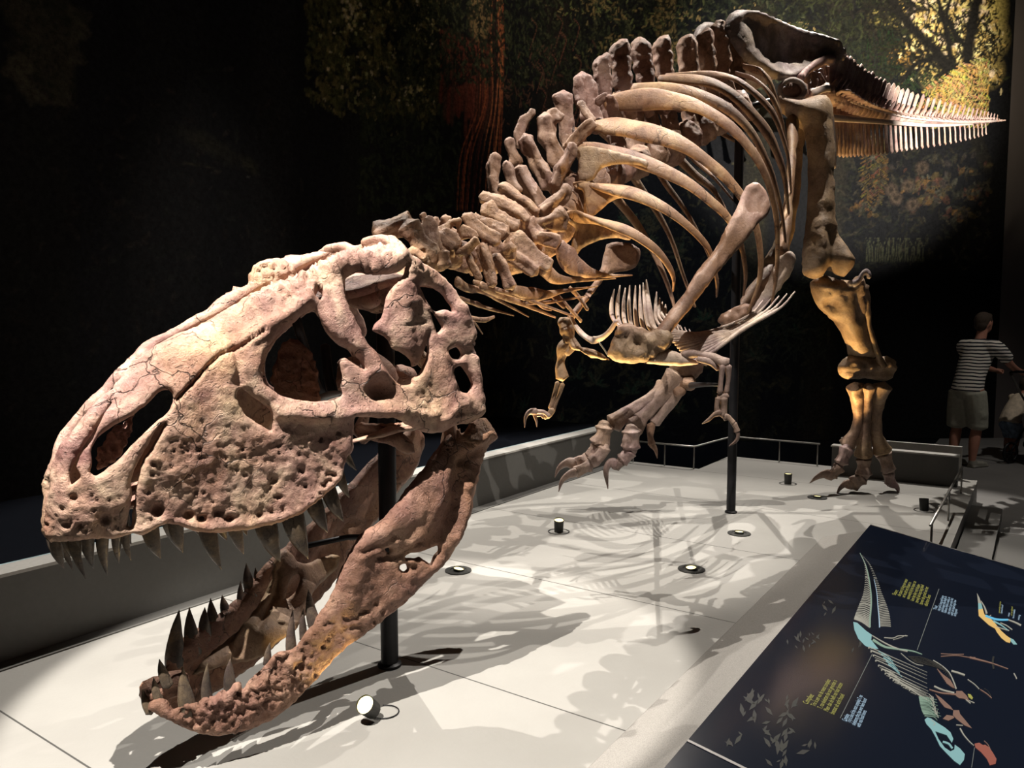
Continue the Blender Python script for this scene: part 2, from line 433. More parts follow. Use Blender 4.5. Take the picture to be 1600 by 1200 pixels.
SK_OUT = [(82,847),(74,838),(69,815),(72,790),(79,765),(79,740),(84,718),(110,687),(135,655),(152,632),(180,612),(202,580),(247,542),(282,524),
 (320,507),(365,482),(398,466),(425,450),(470,430),(500,414),(535,402),(560,395),(585,387),(617,387),(640,398),(660,410),(680,422),(705,445),(722,470),(733,492),(741,515),
 (738,535),(745,560),(750,602),(755,632),(752,650),(730,662),(712,664),(695,674),(670,677),(640,666),(620,654),(590,653),(556,652),(553,668),
 (551,690),(552,702),(540,720),(532,750),(500,780),(478,798),(460,808),(425,820),(392,827),(350,832),(312,832),(262,818),(225,836),(207,834),(180,841),(145,842),(110,846)]
SK_HOLES = [
 [(112,757),(108,742),(116,720),(131,695),(150,667),(166,644),(175,632),(161,656),(146,685),(131,704),(122,720),(121,731),(126,744),(119,752)],
 [(142,737),(144,720),(143,702),(150,687),(175,667),(205,650),(235,627),(248,613),(264,609),(271,622),(262,645),(240,662),(218,684),(200,702),(185,718),(167,732),(150,743)],
 [(257,662),(250,665),(240,677),(234,692),(224,707),(212,730),(204,755),(207,772),(202,795),(199,820),(205,822),(207,800),(211,780),(213,762),(217,745),(223,720),(235,702),(247,682)],
 [(370,614),(377,607),(395,620),(412,632),(421,641),(425,655),(424,672),(415,669),(400,660),(385,650),(375,635)],
 [(427,532),(440,519),(462,501),(477,488),(490,483),(500,495),(510,515),(526,535),(545,546),(560,562),(566,575),(555,568),(538,559),(531,567),(535,590),(531,603),(535,618),(515,626),(487,627),(462,624),(440,618),(424,608),(413,598),(409,578),(412,556)],
 [(497,456),(504,462),(500,469),(492,466)],
 [(540,437),(555,427),(575,429),(605,429),(625,424),(634,417),(628,432),(614,448),(604,462),(601,476),(596,495),(584,508),(582,517),(598,525),(607,534),(612,545),(626,551),(640,562),(643,573),(654,568),(661,552),(666,540),(668,545),(665,560),(660,572),(653,585),(643,592),(641,600),(630,602),(620,597),(607,583),(597,566),(590,552),(575,537),(565,518),(555,498),(546,480),(540,460)],
 [(656,447),(670,447),(687,457),(700,473),(706,487),(694,483),(680,487),(670,477),(661,458)],
 [(672,486),(676,500),(682,520),(690,512),(683,499)],
 [(709,578),(718,572),(727,582),(736,600),(730,614),(718,610),(712,595)],
 [(701,548),(712,543),(720,552),(716,562),(706,560)],
]
rr = random.Random(4)
feats = [('ridge', [(395,490),(440,468),(500,440),(545,418),(590,408),(630,406)], 20, .020), ('ridge', [(520,436),(550,416),(590,416),(628,412)], 9, .026), ('ridge', [(395,530),(430,508),(465,488),(495,462)], 10, .022), ('ridge', [(500,440),(530,425)], 12, .012), ('rough', [(440,460),(500,430),(560,410),(630,405)], 30, .022, 55),
 ('ridge', [(520,462),(545,520),(575,560),(598,580)], 16, .016), ('groove', [(275,625),(300,600),(325,572),(345,555),(372,545),(415,520)], 2.8, .018),
 ('ridge', [(100,700),(160,632),(240,560),(330,515),(420,470)], 18, .012), ('groove', [(170,640),(210,590),(250,562)], 3, .008),
 ('ridge', [(430,645),(500,650),(560,645),(620,640),(700,650)], 13, .018), ('pit', 588, 612, 15, .02), ('ridge', [(568,600),(572,585),(590,578),(610,590)], 7, .008),
 ('groove', [(365,545),(372,575),(375,600)], 4, .01), ('groove', [(375,560),(368,600)], 8, .008),
 ('ridge', [(640,430),(630,480),(635,540)], 18, .012), ('groove', [(668,520),(664,548),(655,575)], 3, .01), ('groove', [(617,510),(650,505),(668,503)], 1.6, .004),
 ('rough', [(90,740),(85,800),(120,810)], 40, .004, 60), ('rough', [(215,800),(300,805),(400,800),(480,770),(530,720)], 34, .0035, 70), ('rough', [(250,720),(400,700),(480,700)], 70, .003, 45),
 ('ridge', [(215,830),(262,812),(312,826),(392,820),(460,802),(530,745)], 9, .01),
 ('ridge', [(690,560),(705,620),(690,655)], 14, .014), ('rough', [(640,640),(720,640)], 20, .01, 40),
 ('ridge', [(720,480),(738,530)], 10, .02), ('ridge', [(715,630),(745,640)], 14, .02), ('ridge', [(740,560),(748,620)], 8, .02),
 ('pit', 238, 725, 4, .012), ('pit', 117, 777, 6, .014), ('pit', 163, 808, 8, .018), ('pit', 108, 818, 5, .012), ('pit', 80, 818, 4, .01), ('pit', 126, 818, 4, .01), ('pit', 170, 778, 2.5, .008), ('pit', 102, 793, 2.5, .008),
 ('pit', 245, 795, 10, .02), ('pit', 293, 805, 8, .018), ('pit', 313, 810, 7, .018), ('pit', 338, 800, 7, .016), ('pit', 357, 809, 6, .016), ('pit', 403, 804, 4, .014), ('pit', 422, 800, 3, .01), ('pit', 440, 797, 3, .01), ('pit', 434, 776, 4, .012), ('pit', 305, 768, 3.5, .01), ('pit', 425, 750, 8, .012),
 ('pit', 505, 758, 4, .014), ('pit', 514, 750, 4, .012), ('pit', 498, 770, 3, .01), ('pit', 520, 742, 4, .012), ('pit', 471, 737, 3, .01)]
for i in range(46):
    x = rr.uniform(215, 540); y = rr.uniform(690, 815) - max(0, (x-430))*.25
    feats.append(('pit', x, y, rr.uniform(1.6, 3.4), rr.uniform(.006, .012)))
for i in range(14):
    x = rr.uniform(95, 190); y = rr.uniform(770, 835); feats.append(('pit', x, y, rr.uniform(1.4, 3), .008))
v1, f1 = plate_vf(SK_OUT, SK_HOLES, flank, .016, .026, 3.6, feats, jag=1.8, noise_amp=.006, noise_s=13, seed=3)
def grow(h, k):
    a = np.array(h, float); c = a.mean(0); return [tuple(c + (p - c)*k) for p in a]
def project(p):
    d = Vector(p) - CAMP; z = d.dot(FWD); return (800 + 1200*d.x/z, 600 - 1200*d.dot(UPV)/z)
def seen_far(h, k):
    # outline of the opposite opening that lets the view pass straight through the head
    out = []
    for x, y in h:
        r_ = ray(x, y); best = None
        for Y in np.linspace(2.0, 4.2, 500):
            q = CAMP + r_*(Y/r_.y); d = q - SN; f_ = np.array([d.dot(BK)]); g_ = d.dot(LF) + float(wflank(f_, np.array([d.z]))[0])
            if best is None or abs(g_) < best[0]: best = (abs(g_), q)
        q = best[1]; q = q - LF*(2*(q - SN).dot(LF)); out.append(project(q))
    return grow(out, k)
_in = np.array(SK_OUT, float); _c0 = _in.mean(0); _in = _c0 + (_in - _c0)*.955
def keep_inside(h):
    a = np.array(h, float); out = []
    for p in a:
        t = 1.0; c = a.mean(0); q = p
        while not in_poly(q[None], _in)[0] and t > .1: t -= .04; q = c + (p - c)*t
        out.append(tuple(q))
    return out
FARH = [keep_inside(seen_far(SK_HOLES[1], 1.12)), keep_inside(seen_far(SK_HOLES[4], .95)), keep_inside(seen_far([(545,440),(575,430),(605,432),(628,425),(612,452),(603,478),(586,508),(600,530),(640,565),(640,592),(622,592),(595,560),(570,520),(550,485)], .95))]
v2, f2 = plate_vf(SK_OUT, FARH, flank, .014, .024, 5.5, [ft for ft in feats if ft[0] in ('ridge', 'rough')], jag=2, noise_amp=.007, noise_s=11, seed=4)
v2, f2 = mirror(v2, f2)
mb = MB(); mb.add(v1, f1); mb.add(v2, f2)
SKULL = mb.build('skull', M['skull'], ROOT, smooth=True)
SKULL['label'] = 'pinkish brown skull with large openings'

def sub(name, v, f, mat, parent, label=None):
    o = obj(name, v, f, mat, parent)
    if label: o['label'] = label
    return o
# far-side horn boss above the right eye, parietal crest, braincase, palate, septum
def blob_vf(c, rx, ry, rz, ax=None, seg=20, rough=.12, seed=0, ns=12):
    v = []; f = []; ax = ax or (Vector((1, 0, 0)), Vector((0, 1, 0)), Vector((0, 0, 1)))
    for i in range(seg//2 + 1):
        th = math.pi*i/(seg//2)
        for k in range(seg):
            ph = 2*math.pi*k/seg
            q = ax[0]*(rx*math.sin(th)*math.cos(ph)) + ax[1]*(ry*math.sin(th)*math.sin(ph)) + ax[2]*(rz*math.cos(th))
            q = q*(1 + rough*2*mnoise.fractal((Vector(c)+q)*ns + Vector((seed, 0, 0)), .8, 2, 3)); v.append(Vector(c) + q)
    for i in range(seg//2):
        for k in range(seg):
            k2 = (k+1) % seg; a = (i*seg+k, i*seg+k2, (i+1)*seg+k2, (i+1)*seg+k); f.append(a)
    return v, f
EX = (BK, LF, Vector((0, 0, 1)))
v, f = plate_vf([(388,440),(392,420),(404,409),(424,404),(446,407),(458,415),(466,430),(458,448),(440,462),(415,474),(398,478),(390,462)], [],
     ysurf(lambda x, y: 2.86 + (x-420)*.001), .05, .06, 4, [('rough', [(400,430),(420,412),(450,412)], 30, .02, 50)], jag=3, noise_amp=.012, seed=8)
sub('eye_horn', v, f, M['skull'], SKULL)
# crest across the back of the skull
v, f = plate_vf([(500,430),(499,410),(502,392),(517,381),(540,378),(556,384),(566,380),(572,371),(592,366),(617,370),(632,382),(642,402),(655,430),(640,470),(600,490),(550,480),(515,460)], [],
     ysurf(lambda x, y: np.interp(x, [500, 640], [3.28, 3.02])), .028, .035, 4, [('ridge', [(505,400),(520,386),(545,383)], 7, .02), ('ridge', [(575,378),(595,371),(620,376),(635,392)], 7, .02), ('groove', [(566,380),(568,430)], 6, .02)], jag=2.2, noise_amp=.008, seed=9)
sub('skull_crest', v, f, M['skull'], SKULL)
# skull roof between the two flanks
rows = []; RV = []; RF = []
for i, fp in enumerate(np.linspace(.25, 1.3, 44)):
    for j, s in enumerate(np.linspace(-1, 1, 15)):
        wmax = np.interp(fp, [.25, .6, .85, 1.0, 1.3], [.05, .08, .15, .22, .24])
        h = float(htop(fp)) - .035*s*s - .012 + .008*mnoise.fractal(Vector((fp*9, s*3, 2)), .8, 2, 3) - np.interp(fp, [.6, .8, 1.3], [0, .05, .09])
        RV.append(SN + BK*fp + LF*(wmax*s) + Vector((0, 0, h)))
nr, nc = 44, 15
top = len(RV); RV += [Vector(p) - Vector((0, 0, .03)) for p in RV[:]]
for i in range(nr-1):
    for j in range(nc-1):
        a = i*nc+j; RF.append((a, a+1, a+nc+1, a+nc)); RF.append((top+a, top+a+nc, top+a+nc+1, top+a+1))
for i in range(nr-1):
    for j in (0, nc-1): a = i*nc+j; RF.append((a, a+nc, top+a+nc, top+a))
for j in range(nc-1):
    for i in (0, nr-1): a = i*nc+j; RF.append((a, a+1, top+a+1, top+a))
sub('skull_roof', RV, RF, M['skull'], SKULL)
v, f = blob_vf(SN + BK*1.12 + Vector((0, 0, .33)), .13, .09, .10, EX, rough=.14, seed=2); sub('braincase', v, f, M['skull'], SKULL)
v, f = blob_vf(SN + BK*1.30 + Vector((0, 0, .33)), .06, .06, .05, EX, rough=.1, seed=4); sub('condyle', v, f, M['skull'], SKULL)
# palate: long struts each side of the middle, seen through the openings
for s in (1, -1):
    c = [SN + BK*a + LF*(s*b) + Vector((0, 0, h)) for a, b, h in ((.12, .05, .0), (.4, .08, .04), (.65, .12, .09), (.9, .18, .12), (1.15, .22, .16), (1.33, .28, .18))]
    pp = catmull([list(q) for q in c], 6); v, f = tube_vf([Vector(q) for q in pp], [.03+.012*math.sin(i*.6) for i in range(len(pp))], .45, (0, 0, 1), 10, True, .25, 3)
    sub('palate_strut', v, f, M['skull'], SKULL)
    c = [SN + BK*a + LF*(s*b) + Vector((0, 0, h)) for a, b, h in ((1.3, .29, .06), (1.31, .27, .2), (1.30, .25, .33), (1.22, .20, .42))]
    pp = catmull([list(q) for q in c], 6); v, f = tube_vf([Vector(q) for q in pp], [.045, .04, .033, .03, .03, .03, .03, .03, .028, .03, .03, .03, .03, .03, .03, .03, .03, .03, .03][:len(pp)], .7, tuple(BK), 12, True, .25, 5)
    sub('quadrate', v, f, M['skull'], SKULL)
# inner wing of bone in the nostril and plate inside the front opening
midp = lambda pts: plane_mid(pts)
v, f = plate_vf([(149,727),(152,705),(162,688),(174,670),(190,664),(204,652),(208,640),(206,670),(200,690),(192,705),(182,722),(168,728),(155,736)], [(178, 700), (184, 694), (182, 706)] and [], midp, .006, .008, 3, [('rough', [(160,710),(195,670)], 30, .03, 70)], jag=5, noise_amp=.005, seed=12)
sub('nasal_septum', v, f, M['skull'], SKULL)
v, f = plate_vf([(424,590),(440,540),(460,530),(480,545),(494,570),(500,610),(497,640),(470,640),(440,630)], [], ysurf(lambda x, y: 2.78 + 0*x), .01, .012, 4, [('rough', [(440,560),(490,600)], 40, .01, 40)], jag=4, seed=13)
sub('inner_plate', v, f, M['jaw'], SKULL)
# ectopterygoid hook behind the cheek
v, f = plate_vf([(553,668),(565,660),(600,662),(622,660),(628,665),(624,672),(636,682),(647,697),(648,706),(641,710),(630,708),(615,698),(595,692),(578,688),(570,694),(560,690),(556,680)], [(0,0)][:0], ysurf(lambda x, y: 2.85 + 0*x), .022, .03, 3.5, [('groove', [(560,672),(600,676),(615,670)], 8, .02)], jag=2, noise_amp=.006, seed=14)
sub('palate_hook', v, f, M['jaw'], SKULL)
v, f = blob_vf(P(578, 469, 2.98), .045, .05, .035, EX, rough=.1, seed=6); sub('eye_socket_bone', v, f, M['skull'], SKULL)

# ---- teeth
def tooth_vf(base, tip, width, backdir, flat=.62):
    b = Vector(base); t = Vector(tip); ax = t - b; pts = []; rad = []
    L = ax.length; root = b - ax*.3
    for i in range(13):
        k = i/12; q = root + (t - root)*k + Vector(backdir)*(.045*L*math.sin(math.pi*min(1, max(0, (k-.1)/.9))))*-1
        pts.append(q); rad.append(max(.0012, width*.5*(1 - max(0, (k - .10)/.90)**2.3)))
    return tube_vf(pts, rad, flat, tuple(LF), 12, True, .05, 1)
UP_T = [(90,848,100,888,17),(104,844,112,870,11),(117,845,134,904,14),(124,842,127,874,12),(141,842,146,888,17),(164,840,168,900,17),(187,838,186,880,15),(198,838,205,876,12),
 (238,830,251,873,25),(278,825,286,864,21),(328,830,346,890,25),(371,828,381,866,21),(420,826,438,878,32),(461,810,482,873,34),(494,790,512,832,26),(519,777,537,815,23),(536,752,546,778,14),(548,722,557,735,10)]
def flankpt(px, py, inset=.02):
    W = flank(np.array([[px, py]], float))[0]; return Vector(W) - LF*inset
for i, (bx, by, tx, ty, wd) in enumerate(UP_T):
    b = flankpt(bx, by-4, .012); Y = b.y; tip = P(tx, ty, Y + .02)
    v, f = tooth_vf(b, tip, wd*1.2*Y/1200, BK)
    sub('tooth', v, f, M['tooth'], SKULL)
    if i not in (6,):
        vm, fm = mirror(v, f); sub('tooth', vm, fm, M['tooth'], SKULL)

# ------------------------------------------------------------------ lower jaw
def wjaw(f, h): return np.interp(f, [.18, .24, .3, .38, .5, .8, 1.1, 1.35, 1.5], [.0, .045, .08, .115, .145, .20, .265, .325, .33]) - .0*h
def jflank(pts): return solve_surface(pts, wjaw, 1.6, 3.8)
J_OUT = [(232,1107),(234,1098),(248,1090),(262,1095),(272,1108),(282,1100),(292,1097),(305,1099),(318,1090),(335,1087),(345,1078),(354,1078),(365,1068),(376,1066),(380,1076),(392,1060),(405,1048),(416,1038),(428,1022),(445,1016),
 (462,1010),(480,985),(497,960),(512,940),(522,920),(530,895),(538,878),(547,862),(556,845),(566,832),(578,824),(592,815),(605,802),(618,787),(632,768),(645,750),(656,737),(668,722),(682,702),(698,682),(716,670),(735,660),(750,653),(762,656),(770,672),(771,688),(762,700),(753,722),(748,745),
 (742,765),(737,790),(729,822),(718,845),(705,866),(694,882),(676,900),(655,920),(630,945),(600,968),(572,990),(540,1012),(505,1048),(472,1084),(440,1115),(405,1134),(370,1145),(333,1150),(298,1141),(265,1126),(245,1116)]
J_HOLES = [[(632,870),(640,864),(655,863),(668,859),(682,853),(684,860),(676,869),(672,880),(664,876),(655,870),(645,872)], [(625,883),(633,881),(636,888),(630,893),(625,889)],
  [(705,672),(714,670),(712,680),(707,684)], [(719,668),(732,662),(728,672),(721,677)], [(600,858),(607,856),(606,864)]]
jf = [('rough', [(300,1110),(400,1085),(460,1050)], 34, .02, 60), ('ridge', [(285,1100),(335,1090),(376,1068)], 6, .008), ('ridge', [(600,830),(660,780),(680,740)], 26, .02), ('groove', [(560,862),(590,850),(610,835)], 5, .012),
 ('groove', [(590,870),(618,868),(650,845)], 4, .014), ('ridge', [(730,700),(755,675),(768,680)], 9, .03), ('groove', [(715,720),(735,700)], 10, .02), ('ridge', [(700,720),(690,770),(660,830),(640,850)], 12, .012), ('groove', [(712,740),(700,800),(672,848)], 11, .02),
 ('ridge', [(727,760),(724,800),(712,838)], 7, .02), ('ridge', [(565,860),(560,900),(540,930)], 14, .012), ('pit', 632, 940, 7, .016), ('pit', 645, 885, 5, .014), ('pit', 565, 955, 6, .012), ('pit', 288, 1108, 4, .012), ('pit', 297, 1112, 4, .012), ('pit', 302, 1127, 6, .014), ('pit', 320, 1131, 4, .01), ('pit', 350, 1120, 3, .008), ('pit', 470, 1040, 6, .012), ('pit', 420, 1080, 4, .01)]
for i in range(60):
    k = rr.random(); x = 270 + k*330; y = 1120 - k*170 + rr.uniform(-25, 20); jf.append(('pit', x, y, rr.uniform(1.8, 4), rr.uniform(.006, .014)))
for i in range(14):
    k = rr.random(); x = 280 + k*160; jf.append(('groove', [(x, 1110-k*60), (x+14, 1085-k*65)], 3, .014))
v1, f1 = plate_vf(J_OUT, J_HOLES, jflank, .02, .03, 4, jf, jag=2, noise_amp=.009, noise_s=14, seed=21)
def far_jflank(pts):
    r = rays_np(pts); c = np.array(CAMP); Ys = np.linspace(1.9, 3.9, 600)
    W = c[None, None] + r[:, None, :]*(Ys[None, :]/r[:, 1][:, None])[..., None]; d = W - np.array(SN)[None, None]
    g = np.abs(d @ np.array(LF) + wjaw(d @ np.array(BK), 0)); i = g.argmin(1); return W[np.arange(len(pts)), i]
FJ = [(234,1109),(233,1090),(244,1068),(256,1046),(266,1024),(274,1006),(288,996),(302,984),(320,974),(338,962),(358,946),(376,930),(392,908),(412,884),(440,858),(470,832),(502,800),(540,762),(580,718),(618,684),(650,664),(664,690),(648,735),(608,785),(572,835),(540,885),(506,930),(468,972),(430,1010),(380,1052),(320,1092),(272,1122)]
v2, f2 = plate_vf(FJ, [], far_jflank, .02, .03, 6, [('rough', FJ[4:14], 16, .012, 50), ('groove', [(300,1040),(380,990),(460,910),(540,820)], 8, .018)], jag=2.5, noise_amp=.009, noise_s=14, seed=22)
mb = MB(); mb.add(v1, f1); mb.add(v2, f2)
v3, f3 = blob_vf(SN + BK*.30 + Vector((0, 0, P(262, 1112, 2.3).z - SN.z + .02)), .07, .06, .045, EX, 18, .15, 3); mb.add(v3, f3)
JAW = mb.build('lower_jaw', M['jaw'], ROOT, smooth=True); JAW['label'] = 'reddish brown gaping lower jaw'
LO_T = [(296,1100,286,1042,24),(327,1086,324,1037,16),(362,1067,360,1029,18),(421,1028,422,1004,12),(459,1012,458,952,17),(477,985,474,951,12),(494,968,482,921,19),(235,1103,223,1077,14),(249,1084,240,1059,13),(262,1060,249,1030,16)]
for bx, by, tx, ty, wd in LO_T:
    W = Vector(jflank(np.array([[bx, by+4]], float))[0]) - LF*.012; tip = P(tx, ty, W.y + .01)
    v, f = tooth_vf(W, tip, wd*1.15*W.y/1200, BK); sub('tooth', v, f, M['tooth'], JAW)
FAR_T = [(276,1035,280,953,30),(303,1000,296,949,22),(322,985,320,949,20),(337,975,329,935,20),(356,955,347,930,17),(378,940,376,908,13),(392,915,385,880,17),(404,905,399,887,10)]
def wjawfar(f, h): return -wjaw(f, h)
def far_pt(px, py):
    Ys = np.linspace(2.1, 3.6, 600); r = ray(px, py); best = None
    for Y in Ys:
        q = CAMP + r*(Y/r.y); d = q - SN; g = d.dot(LF) + float(wjaw(np.array([d.dot(BK)]), 0)[0])
        if best is None or abs(g) < best[0]: best = (abs(g), q)
    return best[1]
for bx, by, tx, ty, wd in FAR_T:
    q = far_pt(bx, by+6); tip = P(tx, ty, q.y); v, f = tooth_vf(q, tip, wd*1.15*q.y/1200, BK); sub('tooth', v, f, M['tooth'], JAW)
# inner (splenial) plate of the far jaw half, pale golden brown with its oval window
v, f = plate_vf([(424,905),(430,870),(447,858),(470,880),(500,872),(522,866),(532,872),(526,888),(508,905),(490,925),(478,950),(462,985),(440,1000),(400,1030),(350,1040),(300,1055),(330,1020),(372,985),(400,950),(415,925)],
   [[(446,935),(450,915),(458,900),(466,897),(469,904),(465,918),(455,932)]], interpY([(300,1055,2.45),(400,1000,2.62),(450,920,2.85),(530,870,3.08)]), .012, .016, 4, [('ridge', [(424,905),(400,960),(350,1025)], 8, .012), ('groove', [(436,890),(430,930),(405,980)], 4, .015)], jag=2, seed=23)
sub('inner_jaw_plate', v, f, M['leg'], JAW, 'golden brown inner plate of the far jaw half')

# ------------------------------------------------------------------ neck and back
def part(name, mat, label=None, parent=None, **k):
    return dict(name=name, mat=mat, label=label, parent=parent or ROOT)
def bone_tubes(name, tubes, mat, parent=None, label=None, seg=12, rough=.16, seed=0, blobs=(), fuse=0, disp=1.0):
    """one bone made of fused prongs: (path, Y, widths[, flat])"""
    mb = MB()
    for i, t in enumerate(tubes):
        fl = t[3] if len(t) > 3 else .7
        wd_ = t[2]
        if fuse and isinstance(wd_, list) and len(wd_) >= 2:
            n0 = len(t[0]); kk = np.linspace(0, 1, max(5, n0)); wd_ = list(np.interp(kk, np.linspace(0, 1, len(wd_)), wd_)*(1 + disp*(np.interp(kk, [0, .12, .45, .8, 1], [1.25, 1.17, .94, 1.10, 1.40]) - 1)))
            pc = catmull(t[0], 4); pth_ = [tuple(q) for q in pc[::max(1, len(pc)//6)]]
        else: pth_ = t[0]
        v, f = ptube(pth_, t[1], wd_, fl, tuple(LF) if fl < 1 else None, 22 if fuse else seg, 5, rough, seed+i*1.7, True, .20*disp if fuse else .03); mb.add(v, f)
    for i, b in enumerate(blobs):
        (x, y, Y, wx, wz) = b; k = Y/2400
        v, f = blob_vf(P(x, y, Y), wx*k, wx*k*.9, wz*k, None, 16, .12, seed+i); mb.add(v, f)
    if fuse:
        c = Vector((0, 0, 0)) if not blobs else P(blobs[0][0], blobs[0][1], blobs[0][2])
        for i, t in enumerate(tubes):      # webs of bone from every prong back to the body
            n_ = len(t[0]); Ys = t[1] if isinstance(t[1], (list, tuple)) else [t[1]]
            for e, Yq in ((0, Ys[0]), (n_-1, Ys[-1])):
                q = P(t[0][e][0], t[0][e][1], Yq)
                if blobs and (q - c).length < .20*Ys[0]/4:
                    w_ = .5*t[2][0 if e == 0 else -1]*Yq/1200
                    v, f = tube_vf([q, q.lerp(c, .5), c], [w_*.9, w_*1.1, w_*1.2], .55, tuple(LF), 10, True, .2, seed+i); mb.add(v, f)
    o = mb.build(name, mat, parent or ROOT, smooth=True)
    if fuse:
        r_ = o.modifiers.new('remesh', 'REMESH'); r_.mode = 'VOXEL'; r_.voxel_size = fuse; r_.use_smooth_shade = True
        s_ = o.modifiers.new('smooth', 'SMOOTH'); s_.iterations = 2; s_.factor = .5
        d_ = o.modifiers.new('pitted', 'DISPLACE'); d_.texture = CLOUD; d_.strength = .013*disp; d_.mid_level = .5; d_.texture_coords = 'LOCAL'
        d_ = o.modifiers.new('worn', 'DISPLACE'); d_.texture = CLOUD2; d_.strength = .007*disp; d_.mid_level = .5; d_.texture_coords = 'LOCAL'
    if label: o['label'] = label
    return o
CLOUD = bpy.data.textures.new('bone_lumps', 'CLOUDS'); CLOUD.noise_scale = .045; CLOUD.noise_depth = 3
CLOUD2 = bpy.data.textures.new('bone_grain', 'CLOUDS'); CLOUD2.noise_scale = .012; CLOUD2.noise_depth = 2
# first neck bones just behind the skull, pale
NK = [
 dict(t=[([(588,364),(612,356),(640,350)], 3.34, [24,30,26], .9), ([(640,352),(652,372),(660,390)], 3.3, [30,26,30], .9), ([(640,392),(652,396),(664,404)], 3.2, [14,16,10])], b=[(668,402,3.32,44,50)]),
 dict(t=[([(661,334),(664,346),(668,360)], 3.5, [10,14,16]), ([(672,344),(668,362),(676,388),(672,402)], 3.35, [22,34,36,16], .6), ([(662,398),(666,412)], 3.25, [14,16])], b=[(686,404,3.42,40,44)]),
 dict(t=[([(677,342),(684,358)], 3.62, [12,16]), ([(696,340),(700,356),(708,372)], 3.6, [15,16,20]), ([(720,343),(702,352),(690,368)], 3.5, [8,14,22]), ([(694,394),(697,414)], 3.3, [18,20]), ([(690,366),(704,378),(712,386)], 3.42, [24,30,18])], b=[(704,400,3.54,40,44)]),
 dict(t=[([(728,336),(738,350),(756,366),(776,378)], 3.6, [16,22,26,18]), ([(745,374),(732,386),(714,396)], 3.42, [14,14,10]), ([(730,394),(738,414),(750,436)], 3.45, [12,16,10]), ([(722,360),(736,364),(744,372)], 3.5, [20,18,10])], b=[(724,402,3.66,44,48)]),
 dict(t=[([(740,338),(760,350),(790,364)], 3.75, [10,18,20]), ([(754,384),(762,410),(770,446)], 3.55, [20,24,14]), ([(766,372),(756,384),(748,394)], 3.6, [18,20,12])], b=[(744,404,3.78,46,50)]),
 dict(t=[([(758,326),(775,338),(806,356)], 3.88, [26,22,18]), ([(774,400),(786,420),(800,448)], 3.65, [20,24,16]), ([(772,384),(782,392),(800,388)], 3.72, [26,30,22])], b=[(768,404,3.9,48,54)]),
 dict(t=[([(752,308),(778,316),(806,330),(822,346)], 4.0, [14,24,26,20]), ([(796,394),(814,408),(836,426)], 3.8, [24,26,16]), ([(800,372),(815,384),(836,402),(857,418)], 3.85, [30,32,28,16])], b=[(798,402,4.02,50,58)]),
 dict(t=[([(782,290),(800,304),(822,318),(836,334)], 4.12, [16,22,26,18]), ([(842,370),(856,372),(872,376)], 3.98, [16,26,18]), ([(824,346),(832,356),(842,370)], 4.02, [24,22,18])], b=[(826,394,4.12,54,60)]),
]
for i, d in enumerate(NK):
    bone_tubes('neck_vertebra', d['t'], M['neck'], seed=i*7, blobs=d['b'], fuse=.0075, label='pale knobbly first neck vertebra' if i == 0 else None)
# shoulder vertebrae: tall spines and outstretched side prongs
BK_V = [
 dict(t=[([(774,242),(770,266),(776,300),(800,330)], 4.3, [16,20,26,20]), ([(792,255),(798,276),(808,300)], 4.25, [20,24,20], .5), ([(826,354),(850,348),(880,342)], 4.1, [20,24,28])], b=[(850,376,4.25,56,60)]),
 dict(t=[([(812,262),(820,280),(836,308),(846,334)], 4.35, [20,26,30,30]), ([(796,218),(800,236),(806,256)], 4.45, [14,18,20]), ([(846,332),(862,320),(880,304),(886,290)], 4.2, [22,22,24,14])], b=[(872,352,4.35,58,62)]),
 dict(t=[([(822,216),(832,238),(848,268),(860,290)], 4.5, [26,28,32,24]), ([(834,174),(822,186),(812,208),(816,228)], 4.6, [10,16,20,16]), ([(864,290),(874,270),(890,240),(896,226)], 4.38, [20,22,24,12])], b=[(884,326,4.48,58,62)]),
 dict(t=[([(852,184),(856,208),(868,240),(880,262)], 4.62, [30,34,36,24], .6), ([(856,180),(866,176),(874,186)], 4.64, [12,16,16]), ([(888,232),(902,214),(916,200),(926,190)], 4.5, [18,20,20,12])], b=[(902,302,4.62,58,62)]),
 dict(t=[([(882,150),(884,176),(888,204),(896,228)], 4.78, [30,34,34,30], .6), ([(906,160),(916,178),(926,190)], 4.66, [12,16,12])], b=[(926,288,4.76,58,62)]),
 dict(t=[([(912,122),(916,148),(922,176),(930,200)], 4.92, [34,38,36,30], .6), ([(932,160),(940,154),(948,150)], 4.78, [12,14,10])], b=[(950,276,4.9,58,60)]),
]
for i, d in enumerate(BK_V):
    bone_tubes('back_vertebra', d['t'], M['back'], seed=60+i*7, blobs=d['b'], rough=.2, fuse=.009)
BK_P = [
 ([(924,104),(931,90),(946,82),(954,86),(957,120),(958,150),(960,190),(950,215),(938,190),(932,150)], 5.05, (972,262)),
 ([(950,84),(956,70),(970,60),(982,62),(986,90),(990,140),(992,190),(978,200),(964,160),(956,120)], 5.2, (996,254)),
 ([(985,66),(998,58),(1012,61),(1018,76),(1024,118),(1026,170),(1012,190),(1000,160),(990,110)], 5.35, (1022,244)),
 ([(1018,74),(1023,62),(1040,54),(1048,58),(1054,110),(1052,160),(1040,180),(1030,150),(1022,110)], 5.5, (1048,232)),
 ([(1056,72),(1064,58),(1076,52),(1088,60),(1094,106),(1088,160),(1074,176),(1062,140),(1058,100)], 5.66, (1074,216)),
 ([(1088,64),(1094,48),(1104,42),(1114,50),(1120,100),(1112,150),(1100,166),(1092,130)], 5.82, (1100,200)),
 ([(1108,48),(1114,36),(1126,30),(1136,40),(1144,90),(1136,146),(1122,156),(1112,110)], 5.96, (1126,184)),
 ([(1130,40),(1138,28),(1150,26),(1160,40),(1170,90),(1160,140),(1146,146),(1136,100)], 6.12, (1152,170)),
]
